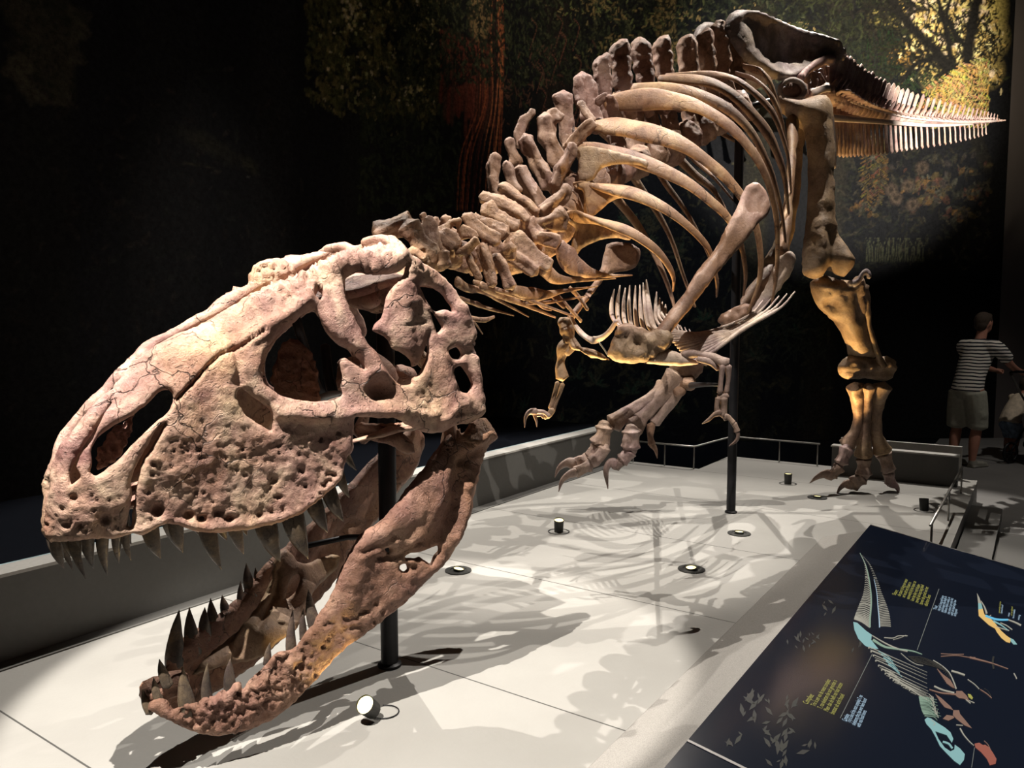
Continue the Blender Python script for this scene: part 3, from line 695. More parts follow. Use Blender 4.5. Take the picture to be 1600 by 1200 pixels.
for i, (pl, Y, ct) in enumerate(BK_P):
    v, f = plate_vf(pl, [], ysurf(lambda x, y, Y=Y: Y + 0*x), .045, .05, 6, [('rough', [(pl[0][0], pl[0][1]), (pl[4][0], pl[3][1])], 20, .02, 30), ('groove', [(np.mean([p[0] for p in pl]), pl[0][1]), (np.mean([p[0] for p in pl]), 150)], 5, .01)], jag=3, noise_amp=.012, seed=70+i)
    mb = MB(); mb.add(v, f)
    k = Y/2400; v, f = blob_vf(P(ct[0], ct[1], Y-.06), 46*k, 50*k, 50*k, None, 16, .1, i); mb.add(v, f)
    # side prong reaching the rib head and neural arch
    v, f = ptube([(ct[0]-10, 185-i*4), (ct[0]-14, 168-i*5), (ct[0]-20, 150-i*4)], [Y-.1, Y-.2, Y-.3], [22,20,12], .8, None, 10, 4, .15, i); mb.add(v, f)
    v, f = ptube([ct, ((ct[0]+pl[5][0])/2, (ct[1]+pl[6][1])/2), (pl[6][0], pl[6][1]-20)], [Y-.04, Y, Y], [40,34,30], .7, tuple(LF), 12, 4, .15, i+3); mb.add(v, f)
    o = mb.build('back_vertebra', M['back'], ROOT, smooth=True)
    r_ = o.modifiers.new('remesh', 'REMESH'); r_.mode = 'VOXEL'; r_.voxel_size = .011; r_.use_smooth_shade = True
    d_ = o.modifiers.new('pitted', 'DISPLACE'); d_.texture = CLOUD; d_.strength = .02; d_.mid_level = .5; d_.texture_coords = 'LOCAL'
# hidden core joining the bones, steel armature rod through the column
v, f = ptube([(640,438),(668,402),(720,404),(790,404),(850,380),(884,326),(926,288),(972,262),(1048,232),(1126,184),(1200,160),(1290,150)], [3.05,3.34,3.62,3.98,4.26,4.5,4.78,5.05,5.5,5.97,6.4,6.9], 12, 1, None, 10, 5, 0)
obj('armature_rod', v, f, M['black'], ROOT)

# ------------------------------------------------------------------ neck ribs
NR = [
 ([(714,440),(730,450),(755,455),(785,472),(826,495)], [3.35,3.6,3.9], [16,14,10,6,2]),
 ([(752,446),(785,462),(822,477),(868,496)], [3.5,3.8,4.1], [14,13,8,3]),
 ([(718,466),(742,474),(760,481),(803,493)], [3.4,3.6,3.8], [8,8,6,2]),
 ([(730,496),(755,500),(772,495)], [3.3,3.4,3.5], [8,8,5]),
 ([(740,502),(746,510),(754,522)], [3.3,3.35,3.4], [3,3,2]),
 ([(800,452),(830,460),(856,460),(880,455),(934,447)], [3.7,3.9,4.1,4.3], [16,22,14,7,2]),
 ([(822,474),(860,472),(914,463)], [3.8,4.1,4.3], [6,5,2]),
 ([(740,440),(780,454),(830,470),(896,494)], [3.5,3.7,4.1], [8,8,6,3]),
 ([(850,416),(862,430),(878,437),(910,437),(962,435)], [3.85,4.0,4.3], [28,24,14,7,2]),
 ([(874,382),(886,402),(902,418),(940,430),(988,430)], [4.0,4.1,4.4], [26,38,30,9,2]),
 ([(890,450),(904,464),(918,484)], [4.3,4.4,4.4], [8,8,7]),
 ([(870,460),(888,480),(908,502)], [4.2,4.3,4.4], [7,7,6]),
 ([(858,456),(870,468),(882,480)], [4.2,4.2,4.2], [10,10,8]),
 ([(836,470),(848,480),(862,484)], [4.0,4.1,4.1], [5,5,4]),
]
for i, (p_, y_, w_) in enumerate(NR):
    bone_tubes('neck_rib', [(p_, y_, w_, .55)], M['neck'], seed=100+i, seg=10, rough=.12)

# ------------------------------------------------------------------ ribs
LB = Vector((.84, -.54, 0)).normalized(); LB2 = Vector((.46, -.89, 0)).normalized()          # outward left of the trunk
SP0 = P(884, 326, 4.5)                            # point of the trunk's middle plane
RIBS = [
 ([(882,338),(912,341),(950,350),(987,364),(1020,386),(1040,408),(1052,432),(1052,453)], 4.28, 4.35, [16,28,26,22,18,15,12,7]),
 ([(898,290),(925,291),(957,296),(990,303),(1025,318),(1050,333),(1075,353),(1095,373),(1110,395),(1120,437),(1120,462)], 4.42, 4.55, [14,26,32,30,24,20,17,15,12,11,8]),
 ([(893,228),(930,232),(965,240),(1002,252),(1040,268),(1077,288),(1110,314),(1137,340),(1156,376),(1165,425),(1162,460)], 4.55, 4.75, [16,34,38,34,28,23,20,18,16,14,9]),
 ([(927,196),(965,198),(1002,205),(1040,215),(1077,232),(1110,256),(1140,284),(1170,324),(1186,376),(1187,436),(1166,497)], 4.7, 4.95, [20,42,44,38,30,26,24,22,19,16,9]),
 ([(946,162),(977,158),(1025,155),(1075,162),(1112,178),(1145,202),(1172,232),(1192,264),(1205,300),(1214,350),(1214,420),(1206,476)], 4.88, 5.15, [18,32,34,30,26,25,23,21,19,16,13,9]),
 ([(989,138),(1037,138),(1075,142),(1112,156),(1145,176),(1175,208),(1197,250),(1212,292),(1224,350),(1232,428)], 5.05, 5.35, [16,22,24,24,22,20,18,15,11,6]),
 ([(1030,122),(1075,124),(1112,130),(1145,148),(1175,177),(1200,209),(1215,242),(1226,278),(1234,350)], 5.22, 5.55, [12,22,24,25,25,24,21,16,6]),
 ([(1040,118),(1112,116),(1150,124),(1182,148),(1207,176),(1222,212),(1232,250),(1236,300)], 5.4, 5.7, [6,12,15,16,15,13,10,6]),
 ([(1150,114),(1182,126),(1205,150),(1221,187),(1228,225)], 5.6, 5.8, [8,12,14,11,6]),
 ([(1162,104),(1194,116),(1209,145),(1220,175)], 5.75, 5.9, [10,16,13,7]),
]
ribpts = []
for i, (pth, ya, yb, wd) in enumerate(RIBS):
    n = len(pth); Ys = [ya + (yb-ya)*k - .26*math.sin(math.pi*k) for k in np.linspace(0, 1, n)]
    c = [list(P(x, y, Y)) + [wd[min(j, len(wd)-1)]*.5*Y/1200] for j, ((x, y), Y) in enumerate(zip(pth, Ys))]
    s = catmull(c, 6); pts = [Vector(q[:3]) for q in s]; rad = [max(.003, q[3]) for q in s]
    v, f = tube_vf(pts, rad, .42, tuple(LB), 14, True, .05, 130+i, 6)
    o = obj('rib', v, f, M['rib'], ROOT)
    if i < 3: continue
    # mirrored rib of the far side (through the trunk's own middle plane there)
    base = P(pth[0][0]+0, pth[0][1]+20, ya); hdm = base - LB*.13
    d2 = [p_ - LB2*(1.9*(p_ - hdm).dot(LB2)) for p_ in pts]
    v, f = tube_vf(d2, rad, .42, tuple(LB), 12, True, .05, 150+i, 6); obj('rib', v, f, M['rib'], ROOT)
FL = [
 ([(882,342),(898,357),(893,382),(898,402),(910,388),(937,375),(962,372),(985,375),(985,362),(950,345),(915,336)], 4.24),
 ([(897,290),(912,300),(912,330),(918,342),(930,336),(950,318),(972,309),(1000,312),(990,300),(950,290),(915,284)], 4.36),
 ([(895,232),(904,240),(903,282),(925,282),(940,264),(965,257),(995,258),(1010,262),(1010,250),(960,236),(920,228)], 4.48),
 ([(930,190),(934,215),(950,222),(980,216),(1015,214),(1010,200),(970,192)], 4.64),
 ([(947,158),(950,176),(965,182),(990,172),(1020,166),(1015,156),(975,152)], 4.82),
]
for i, (pl, Y) in enumerate(FL[:3]):
    v, f = plate_vf(pl, [], ysurf(lambda x, y, Y=Y: Y - .0012*(x-890) + .0006*(y-300)*0), .013, .02, 5, [], jag=1, noise_amp=.004, seed=170+i)
    obj('rib_flange', v, f, M['leg'] if i in (0, 2) else M['rib'], ROOT)

# ------------------------------------------------------------------ shoulder blade, coracoid, wishbone
SC_Y = interpY([(1190,300,4.42),(1150,380,4.28),(1080,460,4.12),(1040,530,4.0),(960,540,4.02)])
def scap_mirror(v, f):
    b = P(960, 530, 4.35); v = [Vector(q) for q in v]
    # mirror plane of the chest runs through the wishbone
    c0 = P(940, 525, 4.35)
    return [q - LB2*(2*(q - c0).dot(LB2)) for q in v], [tuple(reversed(q)) for q in f]
v, f = plate_vf([(1160,302),(1166,291),(1176,285),(1186,287),(1196,297),(1204,319),(1201,334),(1184,350),(1162,380),(1137,408),(1120,428),(1098,457),(1078,483),(1062,502),(1048,522),(1048,540),(1028,540),(1022,520),(1035,502),(1050,481),(1070,457),(1085,430),(1100,410),(1117,390),(1132,360),(1150,327)], [],
    SC_Y, .024, .035, 5, [('ridge', [(1150,340),(1100,420),(1050,500)], 9, .008), ('rough', [(1180,290),(1200,320)], 22, .012, 30)], jag=1.2, noise_amp=.006, seed=180)
SCAP = obj('shoulder_blade', v, f, M['scapula'], ROOT)
v2, f2 = plate_vf([(886,496),(905,472),(925,444),(938,420),(944,398),(948,382),(962,378),(984,380),(999,388),(1000,404),(992,418),(974,424),(952,428),(936,446),(916,472),(896,500)], [], interpY([(880,500,4.4),(980,400,5.05)]), .02, .03, 6, [], jag=1.5, noise_amp=.006, seed=181)
obj('shoulder_blade', v2, f2, M['back'], ROOT)
v, f = plate_vf([(949,553),(953,540),(960,525),(966,508),(980,506),(996,510),(1012,516),(1024,514),(1036,510),(1046,516),(1052,528),(1046,542),(1040,550),(1028,558),(1007,566),(985,568),(962,565)], [],
    SC_Y, .05, .07, 5, [('pit', 1000, 535, 12, .03), ('pit', 985, 520, 6, .025), ('ridge', [(970,512),(1010,530),(1040,530)], 7, .02), ('rough', [(970,530),(1040,535)], 30, .03, 22), ('pit', 1030, 548, 6, .02)], jag=2.5, noise_amp=.012, seed=182)
obj('coracoid', v, f, M['leg'], ROOT)['label'] = 'golden lit coracoid'
bone_tubes('wishbone', [([(892,494),(900,510),(912,524),(926,531),(941,527),(953,517),(963,501)], [4.3,4.2,4.1], [9,10,12,13,13,11,10], .6)], M['belly'], seed=184)
v, f = plate_vf([(1006,567),(1014,560),(1030,549),(1045,546),(1062,552),(1080,558),(1092,568),(1064,572),(1030,570)], [], SC_Y, .03, .03, 4, [], jag=1, seed=186)
obj('breast_plate', v, f, M['belly'], ROOT)
bone_tubes('wire_stay', [([(936,535),(944,546),(951,557)], 4.05, 2.5, 1)], M['rail'], seg=6, rough=0)

# ------------------------------------------------------------------ arms
def claw(path, Y, w, mat=None, parent=None, seed=0):
    v, f = ptube(path, Y, w, .55, tuple(LB), 12, 5, .04, seed); return obj('claw', v, f, mat or M['claw'], parent or ROOT)
RA = 4.55
v, f = plate_vf([(872,500),(876,496),(884,495),(893,500),(897,512),(898,526),(908,541),(928,546),(946,557),(952,563),(924,558),(906,549),(896,546),(884,540),(878,526),(874,514)], [], ysurf(lambda x, y: RA - .25 - (x-900)*.002), .035, .05, 4, [('pit', 885, 505, 5, .03), ('rough', [(880,510),(900,540)], 24, .02, 30)], jag=2, noise_amp=.008, seed=190)
obj('coracoid', v, f, M['leg'], ROOT)
def arm(name_seed, parts):
    for nm, tubes, mt in parts: bone_tubes(nm, tubes, mt, seed=name_seed)
arm(200, [('upper_arm_bone', [([(888,536),(880,548),(877,562),(876,576),(878,590)], RA-.2, [26,24,15,18,24], .8), ([(894,540),(884,552)], RA-.22, [20,16])], M['leg']),
 ('forearm_bone', [([(871,598),(866,616),(860,638)], RA-.25, [11,7,9])], M['leg']), ('forearm_bone', [([(879,600),(873,618),(864,640)], RA-.22, [10,7,9])], M['leg']),
 ('wrist_bone', [([(863,640),(858,648),(850,652)], RA-.27, [12,11,9])], M['leg']),
 ('finger_bone', [([(858,650),(850,644),(838,643)], RA-.3, [9,7,9])], M['claw']), ('finger_bone', [([(850,652),(845,648),(838,648)], RA-.27, [7,6,7])], M['claw'])])
claw([(838,643),(827,644),(821,653),(820,668)], RA-.32, [11,10,7,1.5]); claw([(835,648),(838,657),(839,667)], RA-.28, [8,6,1.5])
LA = 4.02
arm(210, [('upper_arm_bone', [([(1068,556),(1084,553),(1102,556),(1120,561),(1134,568)], [LA,LA-.05,LA-.1], [16,14,12,14,22], .9), ([(1090,561),(1110,566),(1122,577)], LA-.08, [8,10,8])], M['foot']),
 ('forearm_bone', [([(1129,572),(1127,592),(1125,614)], LA-.12, [12,9,12])], M['foot']), ('forearm_bone', [([(1138,572),(1138,592),(1135,614)], LA-.1, [14,10,12])], M['foot']),
 ('wrist_bone', [([(1122,618),(1128,620),(1137,619)], LA-.12, [8,10,9])], M['foot']),
 ('hand_bone', [([(1131,622),(1131,634),(1130,650)], LA-.12, [15,13,16])], M['foot']), ('hand_bone', [([(1122,622),(1120,634),(1121,645)], LA-.13, [12,10,13])], M['foot']),
 ('finger_bone', [([(1132,652),(1139,653),(1146,661)], LA-.13, [14,10,12])], M['foot']), ('finger_bone', [([(1147,662),(1150,668),(1152,674)], LA-.13, [12,10,12])], M['foot'])])
claw([(1126,645),(1116,648),(1107,656),(1097,662)], LA-.15, [11,10,8,1.5]); claw([(1152,672),(1153,682),(1149,690),(1139,697)], LA-.13, [12,10,8,1.5])

# ------------------------------------------------------------------ belly ribs
GTIP = [(960,452),(969,446),(977,450),(984,446),(993,446),(1000,445),(1005,442),(1010,437),(1026,456),(1031,466),(1035,472),(1040,476)]
GBAS = [(959,500),(968,504),(978,508),(988,512),(997,514),(1006,514),(1014,512),(1020,508),(1026,502),(1031,498),(1036,495),(1041,492)]
for i, (a, b) in enumerate(zip(GTIP, GBAS)):
    Y = 4.45 + i*.035
    bone_tubes('belly_rib', [([a, ((a[0]+b[0])/2-4+i*.3, (a[1]+b[1])/2), b, (b[0]+22, b[1]+20)], [Y+.12, Y+.06, Y, Y-.12], [2.5,8,9,6] if i != 7 else [3,12,14,6], .6)], M['belly'], seed=220+i, seg=8, rough=.06)
for i in range(13):
    k = i/12
    x0 = 1034 + k*42; y0 = 512 + k*52
    mid = (1085 + 20*k, 522 + 34*k - 8*math.sin(k*3)); e1 = (1130 + 36*k, 512 + 26*k - 26*k*k)
    e2 = (1172 + 46*k, 492 - 10*k); e3 = (1192 + 50*k, 470 - 14*k)
    if i % 3 == 1: pth = [(x0, y0), mid, e1]
    elif i % 3 == 2: pth = [(x0, y0), mid, e1, e2]
    else: pth = [(x0, y0), mid, e1, e2, e3]
    ys = [4.2+.12*k, 4.35, 4.55, 4.8, 5.0][:len(pth)]
    bone_tubes('belly_rib', [(pth, ys, [5, 7, 7, 5, 3][:len(pth)-1] + [3], .6)], M['belly'], seed=240+i, seg=8, rough=.06)
for i in range(6):
    x0 = 1042 + i*7; y0 = 500 + i*3
    bone_tubes('belly_rib', [([(x0, y0), (x0+10, y0+22), (x0+26, y0+38)], [4.7, 4.5, 4.35], [3, 8, 7], .6)], M['belly'], seed=262+i, seg=8, rough=.06)
v, f = plate_vf([(1226,396),(1234,392),(1242,398),(1241,416),(1232,434),(1216,455),(1200,474),(1186,490),(1172,501),(1162,500),(1172,486),(1186,466),(1198,444),(1208,418),(1216,402)], [], ysurf(lambda x, y: 5.15 - (x-1180)*.001), .03, .05, 5, [('groove', [(1228,400),(1205,455),(1180,492)], 5, .02)], jag=2, noise_amp=.008, seed=270)
obj('pubic_boot', v, f, M['belly'], ROOT)
v, f = plate_vf([(1122,502),(1126,492),(1136,486),(1150,478),(1164,474),(1176,478),(1172,496),(1160,502),(1148,512),(1136,512),(1128,508)], [], ysurf(lambda x, y: 5.0 + 0*x), .03, .04, 4, [('rough', [(1130,500),(1160,490)], 20, .03, 20)], jag=2, seed=272)
obj('pubic_boot', v, f, M['scapula'], ROOT)
bone_tubes('pubis', [([(1238,190),(1236,260),(1230,330),(1222,400)], [6.3,6.0,5.6,5.25], [26,18,20,30], .7)], M['rib'], seed=274)

# ------------------------------------------------------------------ hips
IL_Y = planeY((1135,60,5.95), (1310,80,6.75), (1200,120,6.22))
def il_surf(pts):
    W = IL_Y(pts); c = np.exp(-(((pts[:,0]-1235)/48)**2 + ((pts[:,1]-75)/34)**2))
    return W + np.array([.35, .94, 0])[None]*(.16*c)[:, None]
IL_O = [(1128,50),(1131,36),(1140,23),(1152,16),(1166,15),(1187,19),(1215,29),(1250,41),(1275,48),(1300,57),(1314,70),(1321,86),(1317,96),(1296,99),(1276,103),(1262,112),(1248,120),(1232,126),(1212,124),(1192,112),(1176,103),(1162,94),(1150,76),(1136,60)]
v, f = plate_vf(IL_O, [], il_surf, .028, .05, 4.5, [('ridge', [(1135,30),(1166,18),(1215,32),(1260,46),(1312,72)], 7, .03), ('ridge', [(1145,40),(1165,80),(1200,118)], 14, .02), ('groove', [(1175,30),(1180,60),(1200,95)], 6, .012), ('ridge', [(1200,120),(1235,122),(1275,100)], 8, .025), ('rough', [(1270,60),(1310,90)], 24, .025, 22), ('rough', [(1135,40),(1180,100)], 22, .01, 24)], jag=1.5, noise_amp=.008, seed=280)
obj('ilium', v, f, M['pelvis'], ROOT)['label'] = 'pale blade shaped hip bone'
n_ = Vector((math.sin(math.radians(38)), -math.cos(math.radians(38)), 0)); c0 = P(1230, 100, 6.7)
v2 = [Vector(q) - n_*(2*(Vector(q)-c0).dot(n_)) for q in v]; obj('ilium', v2, [tuple(reversed(q)) for q in f], M['pelvis'], ROOT)
# hip socket ring and sacral ribs
ring = [P(1238 + 19*math.cos(a), 141 + 16*math.sin(a), 6.3) for a in np.linspace(0, 2*math.pi, 25)]
v, f = tube_vf(ring, [.022]*25, 1, None, 10, False, .15, 3); obj('hip_socket', v, f, M['pelvis'], ROOT)
bone_tubes('hip_strut', [([(1250,122),(1264,108),(1284,96),(1300,92)], [6.35,6.5,6.7], [14,13,14,18])], M['tail'], seed=284)
for i, (x, y) in enumerate([(1258,128),(1270,122),(1282,118),(1294,114)]):
    bone_tubes('sacral_vertebra', [([(x, y-8), (x+2, y+8), (x-3, y+26)], 6.6+i*.1, [14,10,12]), ([(x+4, y-24), (x+3, y)], 6.7+i*.1, [10,14])], M['back'], seed=286+i, blobs=[(x+2, y+16, 6.85+i*.1, 30, 34)])
bone_tubes('ischium', [([(1268,150),(1284,152),(1300,170),(1310,196)], [6.5,6.8,6.9,7.0], [22,12,10,8])], M['tail'], seed=292)
# thighs
v, f = blob_vf(P(1240, 146, 6.42), .12, .12, .10, None, 18, .12, 5); obj('thigh_bone_head', v, f, M['back'], ROOT)
v, f = plate_vf([(1212,150),(1228,154),(1246,158),(1262,153),(1284,148),(1296,156),(1302,176),(1301,200),(1305,238),(1303,275),(1306,345),(1311,370),(1322,390),(1336,408),(1330,422),(1318,432),(1304,428),(1292,422),(1286,431),(1270,436),(1256,428),(1253,412),(1255,380),(1260,340),(1262,290),(1262,240),(1256,205),(1240,190),(1222,176)], [],
   ysurf(lambda x, y: np.interp(y, [150, 300, 430], [6.32, 6.25, 6.12])), .13, .16, 7, [('ridge', [(1275,360),(1278,425)], 9, .03), ('ridge', [(1316,380),(1322,425)], 9, .03), ('groove', [(1295,370),(1296,420)], 9, .05), ('rough', [(1265,345),(1285,375)], 18, .03, 24)], jag=1.5, noise_amp=.012, seed=295)
obj('thigh_bone', v, f, M['leg'], ROOT)
# shin, small shin bone, ankle
v, f = plate_vf([(1266,446),(1272,436),(1290,430),(1308,436),(1328,438),(1344,430),(1352,440),(1354,470),(1352,494),(1356,510),(1363,530),(1370,552),(1362,560),(1345,560),(1326,556),(1320,534),(1308,510),(1296,496),(1280,482),(1270,466)], [],
   ysurf(lambda x, y: np.interp(y, [430, 560], [6.2, 6.5])), .10, .13, 6, [('pit', 1294, 470, 12, .06), ('ridge', [(1285,440),(1330,445)], 7, .03), ('ridge', [(1315,470),(1335,540)], 12, .03), ('rough', [(1275,440),(1345,445)], 20, .03, 26), ('groove', [(1330,450),(1338,490)], 5, .03)], jag=2, noise_amp=.012, seed=300)
obj('shin_bone', v, f, M['leg'], ROOT)['label'] = 'golden lit shin bone'
bone_tubes('calf_bone', [([(1350,448),(1354,478),(1357,504),(1364,530),(1372,552),(1380,572)], [6.25,6.35,6.4], [22,16,12,11,12,18])], M['leg'], seed=304)
bone_tubes('knee_crest', [([(1326,444),(1340,440),(1348,428),(1356,426),(1358,434)], 6.15, [10,11,10,10,8])], M['pelvis'], seed=305)
v, f = plate_vf([(1309,574),(1316,562),(1330,554),(1346,552),(1366,560),(1386,556),(1399,564),(1400,576),(1394,590),(1382,596),(1360,592),(1340,592),(1322,592),(1312,586)], [], ysurf(lambda x, y: 6.45 + 0*x), .09, .1, 5, [('groove', [(1314,580),(1345,584),(1390,580)], 3.5, .04), ('rough', [(1320,570),(1390,575)], 22, .03, 26)], jag=2, noise_amp=.012, seed=306)
obj('ankle_bone', v, f, M['leg'], ROOT)
for i, (pth, wd) in enumerate([([(1336,604),(1340,625),(1342,650),(1336,675),(1324,696)], [28,22,18,17,24]), ([(1357,604),(1356,625),(1354,650),(1351,680),(1350,712)], [22,15,16,20,26]), ([(1380,604),(1374,625),(1370,650),(1371,680),(1379,704)], [30,20,16,18,26])]):
    bone_tubes('foot_bone', [(pth, [6.4-(.04 if i == 1 else 0), 6.5], wd, .9)], M['leg'], seed=310+i, seg=14, rough=.08, fuse=.007, disp=.4)
def toe(segs, clawp, Y, seed, clw):
    for j, (pth, wd) in enumerate(segs):
        bone_tubes('toe_bone', [(pth, Y, wd, .85)], M['foot'], seed=seed+j, seg=12, rough=.08, fuse=.0055, disp=.35, blobs=[(pth[-1][0], pth[-1][1], Y, wd[-1]*.72, wd[-1]*.8), (pth[0][0], pth[0][1], Y, wd[0]*.68, wd[0]*.75)])
    claw(clawp, Y-.03, clw, seed=seed)
toe([([(1323,702),(1318,712),(1314,722)], [24,19,24]), ([(1311,730),(1305,737),(1300,742)], [22,16,19])], [(1300,742),(1288,741),(1275,747),(1265,755)], 6.45, 320, [18,15,10,2])
toe([([(1350,718),(1350,728),(1349,740)], [26,22,26]), ([(1346,748),(1339,753),(1333,757)], [26,19,20])], [(1332,757),(1320,757),(1312,764),(1307,774)], 6.5, 325, [17,14,10,2])
toe([([(1381,710),(1385,722),(1388,734)], [26,20,24]), ([(1389,740),(1390,748),(1391,754)], [22,18,18])], [(1391,754),(1399,758),(1403,765),(1403,774)], 6.55, 330, [16,14,10,2])
# far leg: thigh, shin down to the raised foot
bone_tubes('thigh_bone', [([(1246,176),(1244,230),(1240,300),(1226,370),(1208,420)], [7.0,6.95,6.8,6.7], [40,26,24,30,44])], M['leg'], seed=340)
bone_tubes('shin_bone', [([(1204,432),(1170,470),(1130,520),(1094,560)], [6.65,6.45,6.3,6.2], [44,30,26,34])], M['back'], seed=342)
bone_tubes('ankle_bone', [([(1052,582),(1070,574),(1092,566)], 6.1, [34,46,34]), ([(1062,560),(1080,552),(1094,562)], 6.05, [16,20,16])], M['back'], seed=344, blobs=[(1074,598,6.05,28,24),(1060,612,6.05,24,18)])
RF_ = 6.0
for i, (pth, wd) in enumerate([([(1032,596),(1026,614),(1005,628),(980,644),(958,662)], [13,18,18,20,30]), ([(1056,586),(1040,608),(1020,632),(1002,650),(988,664)], [36,32,26,26,38]), ([(1066,600),(1046,630),(1030,650),(1022,660)], [22,20,18,20])]):
    bone_tubes('foot_bone', [(pth, [6.08, 5.98+.06*i], wd, .8)], M['foot'], seed=346+i, seg=14, rough=.06, fuse=.007, disp=.4)
toe([([(945,668),(943,678),(938,692)], [32,26,32]), ([(934,700),(928,707),(922,714)], [26,20,22]), ([(917,718),(908,721),(899,725)], [20,15,18])], [(897,724),(885,724),(873,732),(867,746)], 5.92, 350, [19,16,11,2])
toe([([(944,700),(939,712),(928,722)], [22,18,20]), ([(922,728),(910,732),(899,738)], [20,14,16])], [(900,738),(888,742),(878,752),(873,768)], 5.86, 356, [17,15,11,2])
toe([([(987,674),(987,686),(986,698)], [34,26,32]), ([(984,706),(979,713),(972,719)], [26,20,24]), ([(970,722),(965,726),(961,728)], [18,14,16])], [(962,724),(952,725),(947,737),(950,764)], 5.9, 362, [17,18,14,2])
bone_tubes('toe_bone', [([(1018,664),(1016,680),(1018,694)], 6.05, [18,14,16])], M['back'], seed=368); claw([(1018,694),(1024,702),(1027,716)], 6.05, [13,10,2], M['back'])

# ------------------------------------------------------------------ tail
NT = 40
tp = catmull([(1296,150,6.75),(1330,166,7.15),(1370,178,7.6),(1420,186,8.15),(1480,190,8.8),(1530,190,9.3),(1568,188,9.75)], 20)
def tpt(k):
    i = k*(len(tp)-1); a = int(min(i, len(tp)-2)); t = i-a; q = tp[a]*(1-t) + tp[a+1]*t; return q
TL = Vector((.60, -.80, 0))                                # outward left of the tail
for i in range(NT):
    k = (i/(NT-1))**.92; x, y, Y = tpt(k); sc = (1-k)**.8; c = P(x, y, Y); c2 = P(*tpt(min(1, k+.02))); tdir = (c2-c).normalized() if k < .98 else tdir
    up = Vector((0, 0, 1)); L_ = .05 + .055*sc; mb = MB()
    r_ = .012 + .075*sc
    v, f = tube_vf([c - tdir*L_*.9, c - tdir*L_*.4, c + tdir*L_*.4, c + tdir*L_*.9], [r_, r_*.8, r_*.8, r_], 1, None, 12, True, .08, i); mb.add(v, f)
    if sc > .06:
        h = .035 + .40*sc
        v, f = tube_vf([c + up*r_*.6, c + up*(h*.5) + tdir*.05*sc, c + up*(h*.88) + tdir*.17*sc, c + up*(h*(1+.05*math.sin(i*2.3))) + tdir*.24*sc], [.045*sc+.008, .04*sc+.006, .045*sc+.008, .03*sc+.006], .3, tuple(TL), 10, True, .12, i+3); mb.add(v, f)
        for s in (1, -1):
            wl = .02 + .15*sc
            v, f = tube_vf([c + TL*(s*r_*.7), c + TL*(s*wl*.6) + tdir*.02 + up*.02, c + TL*(s*wl) + tdir*.05*sc + up*.0], [.035*sc+.006, .028*sc+.005, .034*sc+.006], .4, (0, 0, 1), 10, True, .1, i+5); mb.add(v, f)
            v, f = tube_vf([c + up*(r_*.9) + TL*(s*.04*sc), c + up*(r_*1.5+.05*sc) + tdir*(.12*sc*s) + TL*(s*.06*sc)], [.022*sc+.005, .014*sc+.004], 1, None, 8, True, .1, i+6); mb.add(v, f)
    mb.build('tail_vertebra', M['tail'], ROOT, smooth=True)
    if i < 34:
        hh = .05 + .40*sc; mb = MB()
        v, f = tube_vf([c - up*(r_*.8) + tdir*L_, c - up*(hh*.55) + tdir*(L_+.03), c - up*hh + tdir*(L_+.06*sc+.02), c - up*(hh+.02) + tdir*(L_+.07*sc+.04)], [.026*sc+.007, .02*sc+.006, .03*sc+.007, .022*sc+.006], .5, tuple(TL), 10, True, .12, i+9); mb.add(v, f)
        mb.build('chevron_bone', M['tail'], ROOT, smooth=True)
# painted steel bars carrying the tail
for off, z in (([(1268,146),(1298,138),(1330,156),(1370,170),(1430,184),(1500,190),(1556,189)], 0), ([(1303,184),(1340,187),(1400,192),(1460,196),(1520,194)], 0)):
    n = len(off); Ys = list(np.interp([o_[0] for o_ in off], [1268, 1330, 1400, 1480, 1556], [6.35, 6.95, 7.75, 8.65, 9.45]))
    c = catmull([list(P(a, b, Y)) for (a, b), Y in zip(off, Ys)], 5)
    v, f = tube_vf([Vector(q) for q in c], [.034*(1-.7*j/len(c)) for j in range(len(c))], .2, tuple(TL), 8, True, 0); obj('tail_bar', v, f, M['bar'], ROOT)
bone_tubes('tail_bar', [([(1288,150),(1298,170),(1302,200),(1304,236),(1304,262)], 6.5, [7,8,10,12,8], .4)], M['bar'], rough=.02, seed=2)
# mounting rods that belong to the skeleton
for pth, Y, wd in ([(462,498),(480,556),(505,622)], [2.75,2.85,2.95], 15), ([(508,540),(512,580),(520,618)], [3.0,3.0,3.0], 16):
    v, f = ptube(pth, Y, wd, 1, None, 12, 3, 0); obj('mounting_rod', v, f, M['black'], ROOT)
v, f = plate_vf([(484,625),(505,614),(522,610),(534,612),(533,618),(515,624),(500,629)], [], ysurf(lambda x, y: 2.8 + 0*x), .012, .012, 4, [], jag=0, noise_amp=0, seed=1); obj('mounting_bracket', v, f, M['bracket'], ROOT)
v, f = ptube([(1080,602),(1100,601),(1124,601)], [5.9,4.8,3.95], [10,7,5], 1, None, 8, 2, 0); obj('mounting_rod', v, f, M['black'], ROOT)

